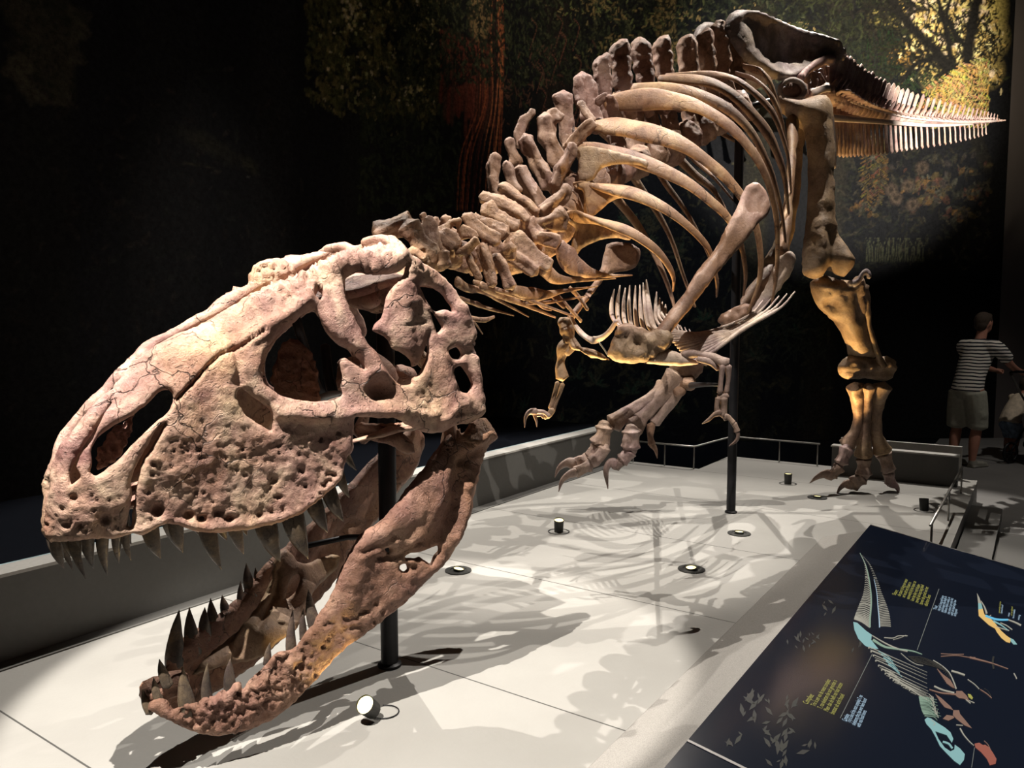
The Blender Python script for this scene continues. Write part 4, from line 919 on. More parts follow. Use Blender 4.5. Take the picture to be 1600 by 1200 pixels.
# ------------------------------------------------------------------ the room
def plane_mat_floor():
    m, nt, b = newmat('plinth_floor', .55, .35); L = nt.links.new
    geo = N_(nt, 'ShaderNodeNewGeometry'); mp = N_(nt, 'ShaderNodeMapping'); mp.inputs['Rotation'].default_value = (0, 0, -math.atan2(U.y, U.x))
    # put the position into plinth axes: x along u, y across
    L(geo.outputs['Position'], mp.inputs['Vector'])
    n = N_(nt, 'ShaderNodeTexNoise', i_Scale=1.3, i_Detail=5, i_Roughness=.6); L(mp.outputs[0], n.inputs['Vector'])
    r = ramp(nt, [(.3, (.232, .226, .212)), (.7, (.272, .266, .25))]); L(n.outputs['Fac'], r.inputs[0])
    # joints across every 1.2 m and one along
    sx = N_(nt, 'ShaderNodeSeparateXYZ'); L(mp.outputs[0], sx.inputs[0])
    def joint(out, period, off, wd):
        a = N_(nt, 'ShaderNodeMath', operation='ADD', i_1=off); L(out, a.inputs[0])
        mo = N_(nt, 'ShaderNodeMath', operation='PINGPONG', i_1=period/2); L(a.outputs[0], mo.inputs[0])
        g = N_(nt, 'ShaderNodeMath', operation='GREATER_THAN', i_1=wd); L(mo.outputs[0], g.inputs[0]); return g
    j1 = joint(sx.outputs[0], 1.2, 1.2*10 - 2.40, .0035)
    mx = N_(nt, 'ShaderNodeMix', data_type='RGBA', blend_type='MULTIPLY'); mx.inputs[0].default_value = .8
    L(r.outputs[0], mx.inputs[6]); L(j1.outputs[0], mx.inputs[7]); L(mx.outputs[2], b.inputs['Base Color'])
    n2 = N_(nt, 'ShaderNodeTexNoise', i_Scale=60, i_Detail=4); L(mp.outputs[0], n2.inputs['Vector'])
    bp = N_(nt, 'ShaderNodeBump', i_Strength=.08, i_Distance=.01); L(n2.outputs['Fac'], bp.inputs['Height']); L(bp.outputs[0], b.inputs['Normal'])
    return m
M['floor'] = plane_mat_floor()
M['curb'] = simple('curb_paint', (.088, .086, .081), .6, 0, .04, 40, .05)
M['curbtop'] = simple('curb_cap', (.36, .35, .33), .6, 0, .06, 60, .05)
M['ramp'] = simple('speckled_ledge', (.22, .21, .195), .7, 0, .22, 260, .2)
M['vfloor'] = simple('visitor_floor_paint', (.20, .195, .19), .6, 0, .12, 2.5, .03)
M['blackfloor'] = simple('black_gloss', (.006, .007, .010), .18, 0, .1, spec=.4)
M['greywall'] = simple('grey_wall_paint', (.115, .10, .098), .8, 0, .05, 3)
M['dark'] = simple('dark_paint', (.02, .02, .022), .8, 0, .1)

T_L, T_R, S0, S1 = -3.6, -1.13, -3.0, 7.75       # plinth extent
VZ = -.2                                          # visitor floor
def slab(name, s0, s1, t0, t1, z0, z1, mat, bevel=0, **kw):
    m = MB(); c = uv((s0+s1)/2, (t0+t1)/2, (z0+z1)/2); m.box(c, s1-s0, t1-t0, z1-z0, (U, V, Vector((0, 0, 1))))
    o = m.build(name, mat, bevel=bevel); return tag(o, kind='structure')
slab('floor', S0, 7.3, T_L, T_R, VZ-.06, 0, M['floor'])
slab('floor', 7.3, 8.2, -2.75, T_R, VZ-.06, 0, M['floor'])
slab('floor', -4, 14, T_R+.002, 7, VZ-.06, VZ, M['vfloor'])
slab('floor', 8.2, 14, -7.5, T_R, VZ-.06, VZ-.004, M['blackfloor'])
slab('floor', 7.3, 8.2, -7.5, -2.75, VZ-.06, VZ-.004, M['blackfloor'])
slab('floor', -4, 7.3, -6.4, T_L-.12, VZ-.05, .36, M['blackfloor'])
# curb along the wall side
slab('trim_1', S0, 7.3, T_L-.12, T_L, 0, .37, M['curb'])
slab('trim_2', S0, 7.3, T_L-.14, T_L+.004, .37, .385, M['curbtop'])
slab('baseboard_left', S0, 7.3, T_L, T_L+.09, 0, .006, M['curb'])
M['strip'] = simple('painted_reflection', (.30, .42, .46), .3, .2, .3, 6)
slab('reflection_strip', S0, 7.3, T_L-.20, T_L-.165, .36, .372, M['strip'])  # pale streak painted in for the reflection on the black gloss behind the curb
# end wall of the plinth behind the standing foot
slab('trim_3', 7.75, 7.85, -1.60, -.55, 0, .27, M['curb'])
slab('trim_4', 7.74, 7.86, -1.61, -.54, .27, .283, M['curbtop'])
slab('trim_5', 8.14, 8.18, -1.60, -.55, VZ, .31, M['curbtop'])
# raised ledge along the visitor side: low kerb then sloping top under the desk
m = MB()
prof = [(-1.13, -.2), (-1.13, .035), (-1.115, .05), (-.86, .13), (-.80, .16), (-.80, -.2)]
v = [uv(S0, t, z) for t, z in prof] + [uv(5.25, t, z) for t, z in prof]; n = len(prof)
m.add(v, [(i, (i+1) % n, (i+1) % n + n, i+n) for i in range(n)] + [tuple(range(n))[::-1], tuple(range(n, 2*n))])
tag(m.build('trim_6', M['ramp'], bevel=.004), kind='structure')
# landing right of the plinth end and the steps down to the visitors' floor
slab('floor', 5.26, 8.2, T_R, -.42, VZ-.05, 0, M['floor'])
slab('trim_7', 5.1, 7.55, -.42, -.20, VZ, -.10, M['curb'])
slab('trim_8', 4.9, 6.9, -.20, .02, VZ, -.15, M['curb'])
slab('ceiling', -4, 16, -8, 9, 7.6, 7.7, M['dark'])

# ------------------------------------------------------------------ printed forest mural on a curved wall
MC = [tuple(uv(-4, -5.2))[:2], tuple(uv(0, -5.2))[:2], tuple(uv(4, -5.2))[:2], tuple(uv(6.6, -5.2))[:2], (.25, 9.55), (1.2, 10.25), (2.6, 10.6), (4.6, 10.82), (6.94, 10.97)]
_c = catmull(MC, 24); _d = np.r_[0, np.cumsum(np.hypot(*np.diff(_c, axis=0).T))]; ALEN = _d[-1]
RES = .016; NA = int(ALEN/RES); Z0, Z1 = -.2, 7.5; NZ = int((Z1-Z0)/RES)
aa = np.linspace(0, ALEN, NA); AX = np.interp(aa, _d, _c[:, 0]); AY = np.interp(aa, _d, _c[:, 1])
def mpix(px, py):
    """picture point -> (arc length, height) on the mural"""
    r = ray(px, py); k = r.x/r.y; g = AX - k*AY; s_ = np.where(np.diff(np.sign(g)) != 0)[0]; i = s_[0] if len(s_) else int(np.argmin(abs(g)))
    return aa[i], CAM_Z + r.z/r.y*AY[i]
CV = np.zeros((NZ, NA, 3), np.float32); CV[:] = (.0075, .0078, .009)
rg = np.random.RandomState(3)
def stamp(a, z, ra, rz, rot, col, alpha=1.0, soft=.35, kind='leaf'):
    R = max(ra, rz)*1.15; i0, i1 = int((a-R)/RES), int((a+R)/RES)+2; j0, j1 = int((z-R-Z0)/RES), int((z+R-Z0)/RES)+2
    i0, j0 = max(0, i0), max(0, j0); i1, j1 = min(NA, i1), min(NZ, j1)
    if i1 <= i0 or j1 <= j0: return
    x = (np.arange(i0, i1)*RES - a)[None]; y = (np.arange(j0, j1)*RES + Z0 - z)[:, None]
    c, s = math.cos(rot), math.sin(rot); u_ = (x*c + y*s)/ra; v_ = (-x*s + y*c)/rz
    q = np.abs(v_)/np.maximum(.05, 1-u_*u_) if kind == 'leaf' else np.sqrt(u_*u_+v_*v_)
    m = np.clip((1-q)/soft, 0, 1)*(np.abs(u_) < 1)*alpha
    CV[j0:j1, i0:i1] = CV[j0:j1, i0:i1]*(1-m[..., None]) + np.array(col, np.float32)*m[..., None]
def stroke(pts, w0, w1, col, alpha=1.0):
    pts = catmull(pts, 8)
    for k in range(len(pts)-1):
        a0, z0 = pts[k]; a1, z1 = pts[k+1]; t = k/(len(pts)-1); w_ = w0*(1-t)+w1*t; L_ = math.hypot(a1-a0, z1-z0)
        stamp((a0+a1)/2, (z0+z1)/2, L_*.5+w_, w_, math.atan2(z1-z0, a1-a0), col, alpha, .5, 'oval')
def spread(x0, y0, x1, y1, n, size, cols, alpha=.9, aspect=.33, rot=None, clump=0.0):
    cen = [(rg.uniform(x0, x1), rg.uniform(y0, y1)) for _ in range(max(1, n//40))]
    for _ in range(n):
        if clump and rg.rand() < clump:
            c_ = cen[rg.randint(len(cen))]; x = c_[0] + rg.normal()*(x1-x0)*.05; y = c_[1] + rg.normal()*(y1-y0)*.06
        else: x = rg.uniform(x0, x1); y = rg.uniform(y0, y1)
        a, z = mpix(x, y); sz = size*rg.uniform(.5, 1.5); c = cols[rg.randint(len(cols))]; k = rg.uniform(.6, 1.3)
        stamp(a, z, sz, sz*aspect, rg.uniform(0, math.pi) if rot is None else rot + rg.normal()*.3, (c[0]*k, c[1]*k, c[2]*k), alpha)
# far dark trunks on the left
for x, w_, c in ((60, .35, (.012, .012, .012)), (140, .2, (.010, .010, .012)), (260, .4, (.011, .011, .012)), (420, .3, (.012, .012, .013)), (560, .35, (.012, .012, .012)), (640, .25, (.012, .012, .012)), (860, .4, (.016, .013, .011)), (1300, .3, (.018, .016, .012)), (1180, .3, (.02, .018, .012))):
    a, _ = mpix(x, 100); stroke([(a-.1, -.2), (a, 2.5), (a+.1, 5), (a, 7.5)], w_, w_*.7, c)
spread(40, 0, 110, 150, 60, .14, [(.05, .045, .03), (.03, .03, .02)], .7, .6)
spread(0, 100, 480, 640, 260, .05, [(.016, .017, .015), (.022, .018, .016)], .7)
# pale head of an animal looming in the dark
for x, y, ra, rz, ro, c in ((318, 222, .30, .09, -.25, (.028, .026, .018)), (345, 235, .26, .10, -.4, (.02, .019, .014)), (390, 258, .12, .07, -.5, (.035, .034, .02)), (300, 256, .12, .015, .1, (.04, .036, .02)), (330, 262, .12, .012, -.2, (.035, .03, .02)), (388, 276, .02, .008, 0, (.1, .1, .09))):
    a, z = mpix(x, y); stamp(a, z, ra, rz, ro, c, .9, .9, 'oval')
# olive tree crown
spread(480, -20, 700, 180, 1500, .045, [(.05, .055, .02), (.09, .085, .03), (.03, .035, .015), (.16, .13, .05)], .85, .5, clump=.6)
spread(500, 0, 690, 160, 260, .018, [(.45, .36, .15), (.5, .42, .25), (.3, .3, .12)], .9, .8, clump=.7)
spread(560, 120, 720, 330, 500, .05, [(.022, .03, .016), (.03, .04, .02)], .8, .4)
# red bark
a0, z0 = mpix(688, 170); a1, z1 = mpix(765, 80)
for k in range(16):
    a = a0 + (a1-a0)*k/15; stroke([(a, z0+rg.uniform(-.2, .1)), (a+.03, (z0+z1)/2), (a+.02, z1)], .04, .04, (.13*rg.uniform(.5, 1.1), .035, .022))
for k in range(26):
    x = rg.uniform(738, 786); xb = x - rg.uniform(5, 30)*(1 if x < 765 else .5)
    stroke([mpix(xb-8, 330), mpix(xb, 240), mpix(x, 160), mpix(x+rg.uniform(-3, 6), 70), mpix(x, -20)], .012, .02, [(.30, .085, .035), (.16, .045, .028), (.05, .02, .015), (.42, .15, .06), (.03, .012, .01)][rg.randint(5)])
for k in range(10): stroke([mpix(760+rg.uniform(-10, 10), 85+rg.uniform(-15, 30)), mpix(725, 105+rg.uniform(-10, 30)), mpix(690, 135+rg.uniform(-10, 20))], .012, .006, (.03, .012, .01))
stroke([mpix(748, 40), mpix(755, -20)], .22, .2, (.22, .15, .07)); stroke([mpix(1048, 90), mpix(1040, 40), mpix(1040, -20)], .16, .16, (.20, .15, .06))
# dark leafy canopy
spread(620, -20, 1260, 130, 4200, .05, [(.018, .024, .014), (.032, .040, .02), (.012, .014, .01), (.055, .060, .03), (.008, .01, .008)], .9, .33, clump=.2)
spread(880, -10, 1250, 110, 380, .035, [(.28, .20, .08), (.20, .16, .07), (.12, .14, .05)], .9, .3, clump=.8)
spread(780, 60, 930, 200, 260, .05, [(.03, .04, .02), (.09, .045, .03), (.02, .02, .015)], .9, .2, clump=.5)
for k in range(14):
    x = rg.uniform(820, 900); y = rg.uniform(20, 180); stroke([mpix(x, y), mpix(x+8, y+12), mpix(x+4, y+30), mpix(x-2, y+50)], .01, .006, (.14, .06, .04))
# bright sky breaking through, upper right
for x, y, ra, rz, c in ((1385, 20, .3, .3, (.42, .34, .10)), (1445, 35, .35, .3, (.62, .46, .36)), (1482, 12, .4, .35, (.85, .75, .28)), (1545, 15, .3, .5, (.85, .70, .22)), (1520, 60, .25, .25, (.6, .5, .18)), (1408, 88, .28, .18, (.36, .20, .05)), (1460, 80, .3, .28, (.5, .34, .14)), (1500, 120, .18, .5, (.55, .46, .22)), (1455, 115, .2, .3, (.42, .34, .12)), (1540, 110, .3, .3, (.5, .38, .12)), (1560, 60, .2, .3, (.5, .40, .14))):
    a, z = mpix(min(x, 1558), y); stamp(a, z, ra, rz, 0, c, .95, .8, 'oval')
BR = (([(1540, 260), (1500, 150), (1470, 90), (1420, 40), (1380, -20)], .12), ([(1490, 140), (1480, 60), (1460, -20)], .07), ([(1515, 180), (1512, 80), (1530, -20)], .14), ([(1470, 90), (1430, 100), (1400, 140)], .05), ([(1512, 80), (1480, 30), (1490, -20)], .05), ([(1512, 60), (1540, 20)], .03), ([(1440, 60), (1400, 20), (1350, 10)], .04))
for pts, w_ in BR:
    stroke([mpix(min(x, 1558), y) for x, y in pts], w_, w_*.6, (.012, .011, .009))
spread(1250, -20, 1545, 120, 2400, .05, [(.012, .014, .01), (.02, .022, .012), (.03, .035, .015), (.010, .010, .008)], .95, .35, clump=.75)
spread(1400, 0, 1558, 130, 300, .035, [(.75, .52, .16), (.5, .33, .10), (.8, .66, .35)], .9, .35, clump=.6)
spread(1280, 60, 1400, 200, 500, .05, [(.018, .024, .014), (.012, .015, .01)], .85, .2)
for _ in range(150):
    x = 1425 + 128*rg.rand()**.8; y = rg.uniform(-10, 116 - (1545-x)*.35); a, z = mpix(x, y); c = [(.85, .68, .24), (.8, .62, .40), (.6, .42, .14), (.95, .82, .36)][rg.randint(4)]
    stamp(a, z, rg.uniform(.03, .11), rg.uniform(.02, .07), rg.uniform(0, 3), c, .95, .3, 'oval')
spread(1350, -10, 1558, 125, 1100, .045, [(.012, .011, .009), (.02, .018, .012)], .95, .3, clump=.3)
for pts, w_ in BR: stroke([mpix(min(x, 1558), y) for x, y in pts], w_, w_*.6, (.012, .011, .009))
def frond(x0, y0, x1, y1, lift, n, L_, col, wd=.012):
    A = np.array(mpix(x0, y0)); B = np.array(mpix(x1, y1)); Mm = (A+B)/2 + np.array([0, lift]); c = catmull([A, Mm, B], 12)
    stroke([A, Mm, B], .012, .006, tuple(q*.7 for q in col))
    for k in range(n):
        t = (k+.5)/n; p = c[int(t*(len(c)-1))]; s = L_*(1-abs(t-.4)*1.1)
        for sg in (1, -1):
            an = math.atan2(B[1]-A[1], B[0]-A[0]) + sg*rg.uniform(.7, 1.1); q = p + np.array([math.cos(an), math.sin(an)])*s*.5
            stamp(q[0], q[1], s*.5, wd, an, tuple(z_*rg.uniform(.6, 1.2) for z_ in col))
frond(1392, 145, 1470, 130, .10, 30, .18, (.03, .042, .02), .008); frond(1340, 120, 1400, 60, .15, 30, .3, (.018, .024, .012), .008); frond(1330, 150, 1400, 100, .1, 30, .3, (.018, .024, .012), .008)
for k in range(9): frond(1545, 95+k*12, 1455+rg.uniform(-25, 20), 140+k*7, .06, 22, .16, (.60, .42, .13), .011)
frond(1365, 210, 1352, 330, .0, 30, .22, (.10, .06, .025)); frond(1375, 215, 1372, 320, .0, 26, .2, (.08, .05, .02))
# flowers and shrubs under the tail
spread(1340, 240, 1545, 340, 260, .05, [(.06, .028, .02), (.06, .045, .02), (.03, .025, .022), (.05, .048, .035), (.09, .05, .018)], .8, .6, clump=.7)
spread(1300, 230, 1545, 420, 500, .06, [(.02, .02, .014), (.03, .026, .018), (.014, .016, .012)], .8, .3)
for x, y in ((1392, 296), (1400, 310), (1440, 262), (1418, 290), (1425, 320)):
    a, z = mpix(x, y); stamp(a, z, .12, .11, .3, (.07, .05, .035), .9, .6, 'oval'); stamp(a, z, .05, .05, .3, (.02, .016, .012), .9, .6, 'oval')
for x in list(range(1352, 1395, 3)) + list(range(1398, 1445, 3)): stroke([mpix(x, 408), mpix(x+rg.uniform(-3, 3), 390), mpix(x+rg.uniform(-7, 7), 372)], .012, .004, (.05, .052, .03))
# undergrowth behind the skeleton
spread(740, 460, 1300, 690, 900, .09, [(.030, .028, .016), (.02, .022, .016), (.045, .040, .02), (.015, .016, .014)], .8, .3, clump=.7)
for x, y in ((985, 615), (1005, 600), (930, 600), (1060, 640), (1100, 500), (860, 560), (900, 590), (820, 640), (1180, 560), (1250, 520), (1130, 640), (1000, 560), (880, 660), (1010, 380), (1060, 400), (980, 350)):
    a, z = mpix(x, y)
    for k in range(12):
        an = rg.uniform(-.3, math.pi+.3); L_ = rg.uniform(.10, .24); stamp(a+math.cos(an)*L_*.5, z+math.sin(an)*L_*.5, L_*.5, .022, an, (.050*rg.uniform(.4, 1.2), .046, .026))
spread(1000, 250, 1200, 450, 300, .06, [(.03, .032, .02), (.045, .04, .02)], .8, .3, clump=.5)
spread(1180, 430, 1290, 560, 300, .09, [(.022, .026, .016), (.03, .034, .02)], .8, .14)
sh = (NZ, NA)
mv = np.zeros((NZ, NA, 3)); mv[..., 0] = AX[None]; mv[..., 1] = AY[None]; mv[..., 2] = (Z0 + np.arange(NZ)*RES)[:, None]
idx = np.arange(NZ*NA).reshape(sh); q = np.stack([idx[:-1, :-1], idx[:-1, 1:], idx[1:, 1:], idx[1:, :-1]], -1).reshape(-1)
me = bpy.data.meshes.new('wall_mural'); me.vertices.add(NZ*NA); me.vertices.foreach_set('co', mv.reshape(-1)); nq = len(q)//4
me.loops.add(len(q)); me.loops.foreach_set('vertex_index', q); me.polygons.add(nq); me.polygons.foreach_set('loop_start', np.arange(nq)*4)
me.update(); ca = me.color_attributes.new('print', 'FLOAT_COLOR', 'POINT')
ca.data.foreach_set('color', np.dstack([CV, np.ones(sh, np.float32)]).reshape(-1).astype(np.float32))
mm, nt, b = newmat('mural_print', .75, .15); at = N_(nt, 'ShaderNodeAttribute', attribute_name='print')
g_ = N_(nt, 'ShaderNodeNewGeometry'); n_1 = N_(nt, 'ShaderNodeTexNoise', i_Scale=26, i_Detail=6, i_Roughness=.75); nt.links.new(g_.outputs['Position'], n_1.inputs['Vector'])
r_1 = ramp(nt, [(.35, (.35,)*3), (.55, (1,)*3), (.7, (1.5, 1.45, 1.3))]); nt.links.new(n_1.outputs['Fac'], r_1.inputs[0])
mx_ = N_(nt, 'ShaderNodeMix', data_type='RGBA', blend_type='MULTIPLY'); mx_.inputs[0].default_value = 1; nt.links.new(at.outputs['Color'], mx_.inputs[6]); nt.links.new(r_1.outputs[0], mx_.inputs[7]); nt.links.new(mx_.outputs[2], b.inputs['Base Color'])
me.materials.append(mm); mo = bpy.data.objects.new('wall_mural', me); COL.objects.link(mo); tag(mo, kind='structure')
# backing of the mural wall and the plain grey wall beside it
m = MB(); bk = [(x, y) for x, y in _c[::4]]; n = len(bk); v = [];
for k, (x, y) in enumerate(bk):
    x2, y2 = bk[min(k+1, n-1)]; x1, y1 = bk[max(k-1, 0)]; d = Vector((-(y2-y1), x2-x1, 0)).normalized()
    for off in (.02, .2): v += [(x+d.x*off, y+d.y*off, Z0), (x+d.x*off, y+d.y*off, Z1)]
f = []
for k in range(n-1):
    a = k*4; b_ = a+4; f += [(a, b_, b_+1, a+1), (a+2, a+3, b_+3, b_+2), (a+1, b_+1, b_+3, a+3), (a, a+2, b_+2, b_)]
m.add(v, f); tag(m.build('wall_back', M['dark']), kind='structure')
m = MB(); m.box((9.02, 11.19, 3.65), 4.2, .3, 7.7, (Vector((.995, .03, 0)).normalized(), Vector((-.03, .995, 0)).normalized(), Vector((0, 0, 1)))); tag(m.build('wall_right', M['greywall']), kind='structure')


# ------------------------------------------------------------------ support posts
def post(loc, h, r, label):
    o = empty('support_post', loc, label, 'post', 'black posts carrying the skeleton'); z = Vector((0, 0, 1)); L0 = Vector(loc)
    v, f = tube_vf([L0 + z*.0, L0 + z*h], [r, r], 1, (1, 0, 0), 24, True, 0); obj('pole', v, f, M['black'], o, auto=40)
    v, f = tube_vf([L0 + z*.001, L0 + z*.012], [r*1.35, r*1.35], 1, (1, 0, 0), 24, True, 0); obj('floor_flange', v, f, M['black'], o, auto=40)
    return o
b1 = PF(609, 1040); post(b1, 1.52, .037, 'thick round black steel post rising behind the jaw under the skull')
b2 = PF(1142, 801); p2 = post(b2, 2.95, .034, 'tall slim black steel post rising from the plinth into the rib cage')
v, f = tube_vf([b1 + Vector((0, 0, .56)), b1 + Vector((-.16, -.05, .57)), b1 + Vector((-.33, -.12, .55))], [.012]*3, 1, None, 10, True, 0)
obj('mounting_rod', v, f, M['black'], ROOT)

# ------------------------------------------------------------------ floor lamps
m_, nt, b = newmat('lamp_glow', .4, .3); b.inputs['Base Color'].default_value = (.9, .8, .5, 1); b.inputs['Emission Color'].default_value = (1, .88, .36, 1); b.inputs['Emission Strength'].default_value = 1.15
M['glow'] = m_
M['lens'] = simple('lamp_lens_dark', (.12, .03, .03), .15, 0, .1); M['can'] = simple('lamp_can_paint', (.03, .03, .028), .45, .1, .1)
def uplight(px, py, aim, watts, kind, label, deg=40, lit=True):
    c = PF(px, py); z = Vector((0, 0, 1)); rt = empty('floor_lamp', c, label, 'lamp', 'small floor lamps on the plinth')
    ax = (Vector(aim) - c).normalized(); tilt = ax if kind != 'can' else (z*2 + ax).normalized()
    if kind == 'flush':
        for r1, r0, h_ in ((.078, .050, .006), (.050, .0, .0022)):
            v = []; f = []
            for a in np.linspace(0, 2*math.pi, 33)[:-1]:
                cs = Vector((math.cos(a), math.sin(a), 0)); v += [c + cs*r1, c + cs*r1 + z*h_, c + cs*max(r0, .001) + z*h_, c + cs*max(r0, .001)]
            for k in range(32):
                a = k*4; b_ = ((k+1) % 32)*4; f += [(a, b_, b_+1, a+1), (a+1, b_+1, b_+2, a+2), (a+2, b_+2, b_+3, a+3), (a+3, b_+3, b_, a)]
            obj('floor_ring' if r0 else 'lamp_well', v, f, M['rail'] if r0 and False else M['can'], rt, auto=40)
    elif kind == 'can': ring = [c + Vector((math.cos(a)*.072, math.sin(a)*.072, .004)) for a in np.linspace(0, 2*math.pi, 33)]
    if kind == 'can': v, f = tube_vf(ring, [.004]*33, .35, (0, 0, 1), 8, False, 0); obj('floor_ring', v, f, M['can'], rt)
    if kind in ('can', 'tilt'):
        if kind == 'tilt': tilt = (Vector((-.35, -.75, .75))).normalized()
        base = c + z*(.0 if kind == 'can' else .03); top = base + tilt*(.095 if kind == 'can' else .07); rr_ = .034
    else:
        base = c + z*.0; top = base + (tilt + z*2).normalized()*.018; rr_ = .032
    v, f = tube_vf([base + (top-base)*.02, top - (top-base)*.12, top], [rr_*.92, rr_, rr_], 1, None, 24, False, 0); k = len(v)
    v.append(base); f += [(i, (i+1) % 24, k) for i in range(24)]
    obj('lamp_can', v, f, M['can'], rt, auto=40)
    n = (top-base).normalized(); a_ = n.orthogonal().normalized(); b_ = n.cross(a_); q = top - n*.006
    v = [q + a_*math.cos(t)*rr_*.93 + b_*math.sin(t)*rr_*.93 for t in np.linspace(0, 2*math.pi, 25)[:-1]]
    v2 = [p - n*.004 for p in v]; obj('lens', v + v2, [tuple(range(24)), tuple(range(24, 48))[::-1]] + [(i, (i+1) % 24, (i+1) % 24+24, i+24) for i in range(24)], M['glow'] if lit else M['lens'], rt, smooth=False)
    if lit:
        s_ = spot('lamp_light', top + n*.01, aim, watts, deg, (1, .64, .24), .02, .6); s_.parent = rt; s_.location = Vector(s_.location) - c
    return rt
def W3(px, py, Y): return P(px, py, Y)
L1 = uplight(583, 1122, W3(470, 960, 2.6), 7, 'tilt', 'bright tilted floor lamp in the black shadow under the jaw', 60)
cbl = [PF(583, 1122) + Vector((.04, .0, .004)), PF(612, 1118, .004), PF(612, 1108, .004), PF(600, 1122, .004)]
uplight(716, 892, W3(925, 540, 4.25), 240, 'flush', 'flush round floor lamp just right of the jaw, half open cover', 40)
uplight(873, 831, W3(900, 540, 4.2), 220, 'can', 'upright can floor lamp left of centre, below the raised foot', 44)
uplight(1080, 890, W3(1000, 535, 4.0), 200, 'flush', 'flush round floor lamp in the open middle of the plinth, nearest the desk', 44)
uplight(1155, 834, W3(1190, 430, 5.4), 14, 'flush', 'flush round floor lamp just right of the slim post foot', 44)
uplight(1231, 756, W3(1252, 230, 6.9), 110, 'can', 'upright can floor lamp left of the standing clawed foot', 36)
uplight(1277, 778, W3(1325, 500, 6.35), 230, 'flush', 'flush floor lamp right in front of the standing clawed foot', 50)
uplight(1444, 798, W3(1400, 500, 6.6), 10, 'can', 'unlit dark floor lamp with reddish lens near the low railing', 40, lit=False)
# cable ring beside the first lamp
cc = PF(600, 1112, .004); v, f = tube_vf([cc + Vector((math.cos(a)*.055, math.sin(a)*.05, 0)) for a in np.linspace(-2.4, 1.8, 22)], [.0022]*22, 1, None, 8, True, 0)
obj('cable', v, f, M['black'], L1)

# ------------------------------------------------------------------ low railings
def railing(pts, postpos, h, label, name='low_railing'):
    o = empty(name, pts[0], label, 'railing'); z = Vector((0, 0, 1))
    v, f = tube_vf([Vector(p) + z*h for p in pts], [.009]*len(pts), 1, None, 12, True, 0); obj('handrail', v, f, M['rail'], o)
    for p in postpos:
        p = Vector(p); v, f = tube_vf([p, p + z*(h-.004)], [.007, .007], 1, (1, 0, 0), 10, True, 0); obj('railing_post', v, f, M['rail'], o)
    return o
railing([uv(5.2+.02, -.5), uv(6.4, -.5), uv(7.53, -.5)], [uv(5.3, -.5), uv(6.4, -.5), uv(7.5, -.5)], .225, 'low thin steel railing on the landing beside the information desk')
railing([uv(7.26, -3.5), uv(7.26, -2.79), uv(8.15, -2.71), uv(8.15, -1.8)], [uv(7.26, -3.45), uv(7.26, -3.1), uv(7.26, -2.79), uv(8.14, -2.71), uv(8.15, -2.2), uv(8.15, -1.82)], .225, 'low thin steel railing around the far corner of the plinth, behind the raised foot', 'low_railing')

# ------------------------------------------------------------------ information desk with its lit screen
M['desk'] = simple('desk_black', (.012, .013, .016), .3, 0, .1); M['deskedge'] = simple('desk_edge', (.14, .135, .13), .4, .4, .1)
m_, nt, b = newmat('screen_glass', .12, .5); b.inputs['Base Color'].default_value = (.005, .007, .013, 1); b.inputs['Emission Color'].default_value = (.15, .25, .55, 1); b.inputs['Emission Strength'].default_value = .006
M['screen'] = m_
TA, ZA, TB, ZB = -.82, .20, .34, .005
EY = (V*(TA-TB) + Vector((0, 0, ZA-ZB))).normalized(); EN = U.cross(EY).normalized()
if EN.z < 0: EN = -EN
D0 = uv(0, TA, ZA)
def dp(px, py, lift=.002):
    """picture point on the sloping screen"""
    r = ray(px, py); t = (D0 - CAMP).dot(EN)/r.dot(EN); return CAMP + r*t + EN*lift
def desk(s0, s1, label, name='information_desk'):
    o = empty(name, uv((s0+s1)/2, -.2, VZ), label, 'information desk'); m = MB(); th = .012
    pr = [(TA, ZA-th), (TB, ZB-th), (TB, VZ), (TA, VZ)]; v = [uv(s0, t, z) for t, z in pr] + [uv(s1, t, z) for t, z in pr]; n = 4
    m.add(v, [(i, (i+1) % n, (i+1) % n+n, i+n) for i in range(n)] + [(3, 2, 1, 0), (4, 5, 6, 7)]); m.build('desk_body', M['desk'], o)
    m = MB(); pr = [(TA, ZA), (TB, ZB), (TB, ZB-th+.001), (TA, ZA-th+.001)]; v = [uv(s0, t, z) for t, z in pr] + [uv(s1, t, z) for t, z in pr]
    m.add(v, [(i, (i+1) % n, (i+1) % n+n, i+n) for i in range(n)] + [(3, 2, 1, 0), (4, 5, 6, 7)]); sc = m.build('screen', M['screen'], o)
    m = MB(); a = uv(s1+.006, TA, ZA-.005); b_ = uv(s1+.006, TB, ZB-.005); m.box((a+b_)/2, .012, (b_-a).length, .014, (U, (b_-a).normalized(), EN)); m.build('edge_strip', M['deskedge'], o)
    return o, sc
DESK, SCREEN = desk(2.13, 5.12, 'black sloping information desk with a lit screen showing a skeleton drawing and text')
DESK2, SCREEN2 = desk(-.7, 2.118, 'black sloping desk panel at the bottom edge of the picture, nearest the viewer')
def emat(name, col, st):
    m, nt, b = newmat(name, .5, .1); b.inputs['Base Color'].default_value = (.01, .01, .01, 1); b.inputs['Emission Color'].default_value = (*col, 1); b.inputs['Emission Strength'].default_value = st; return m
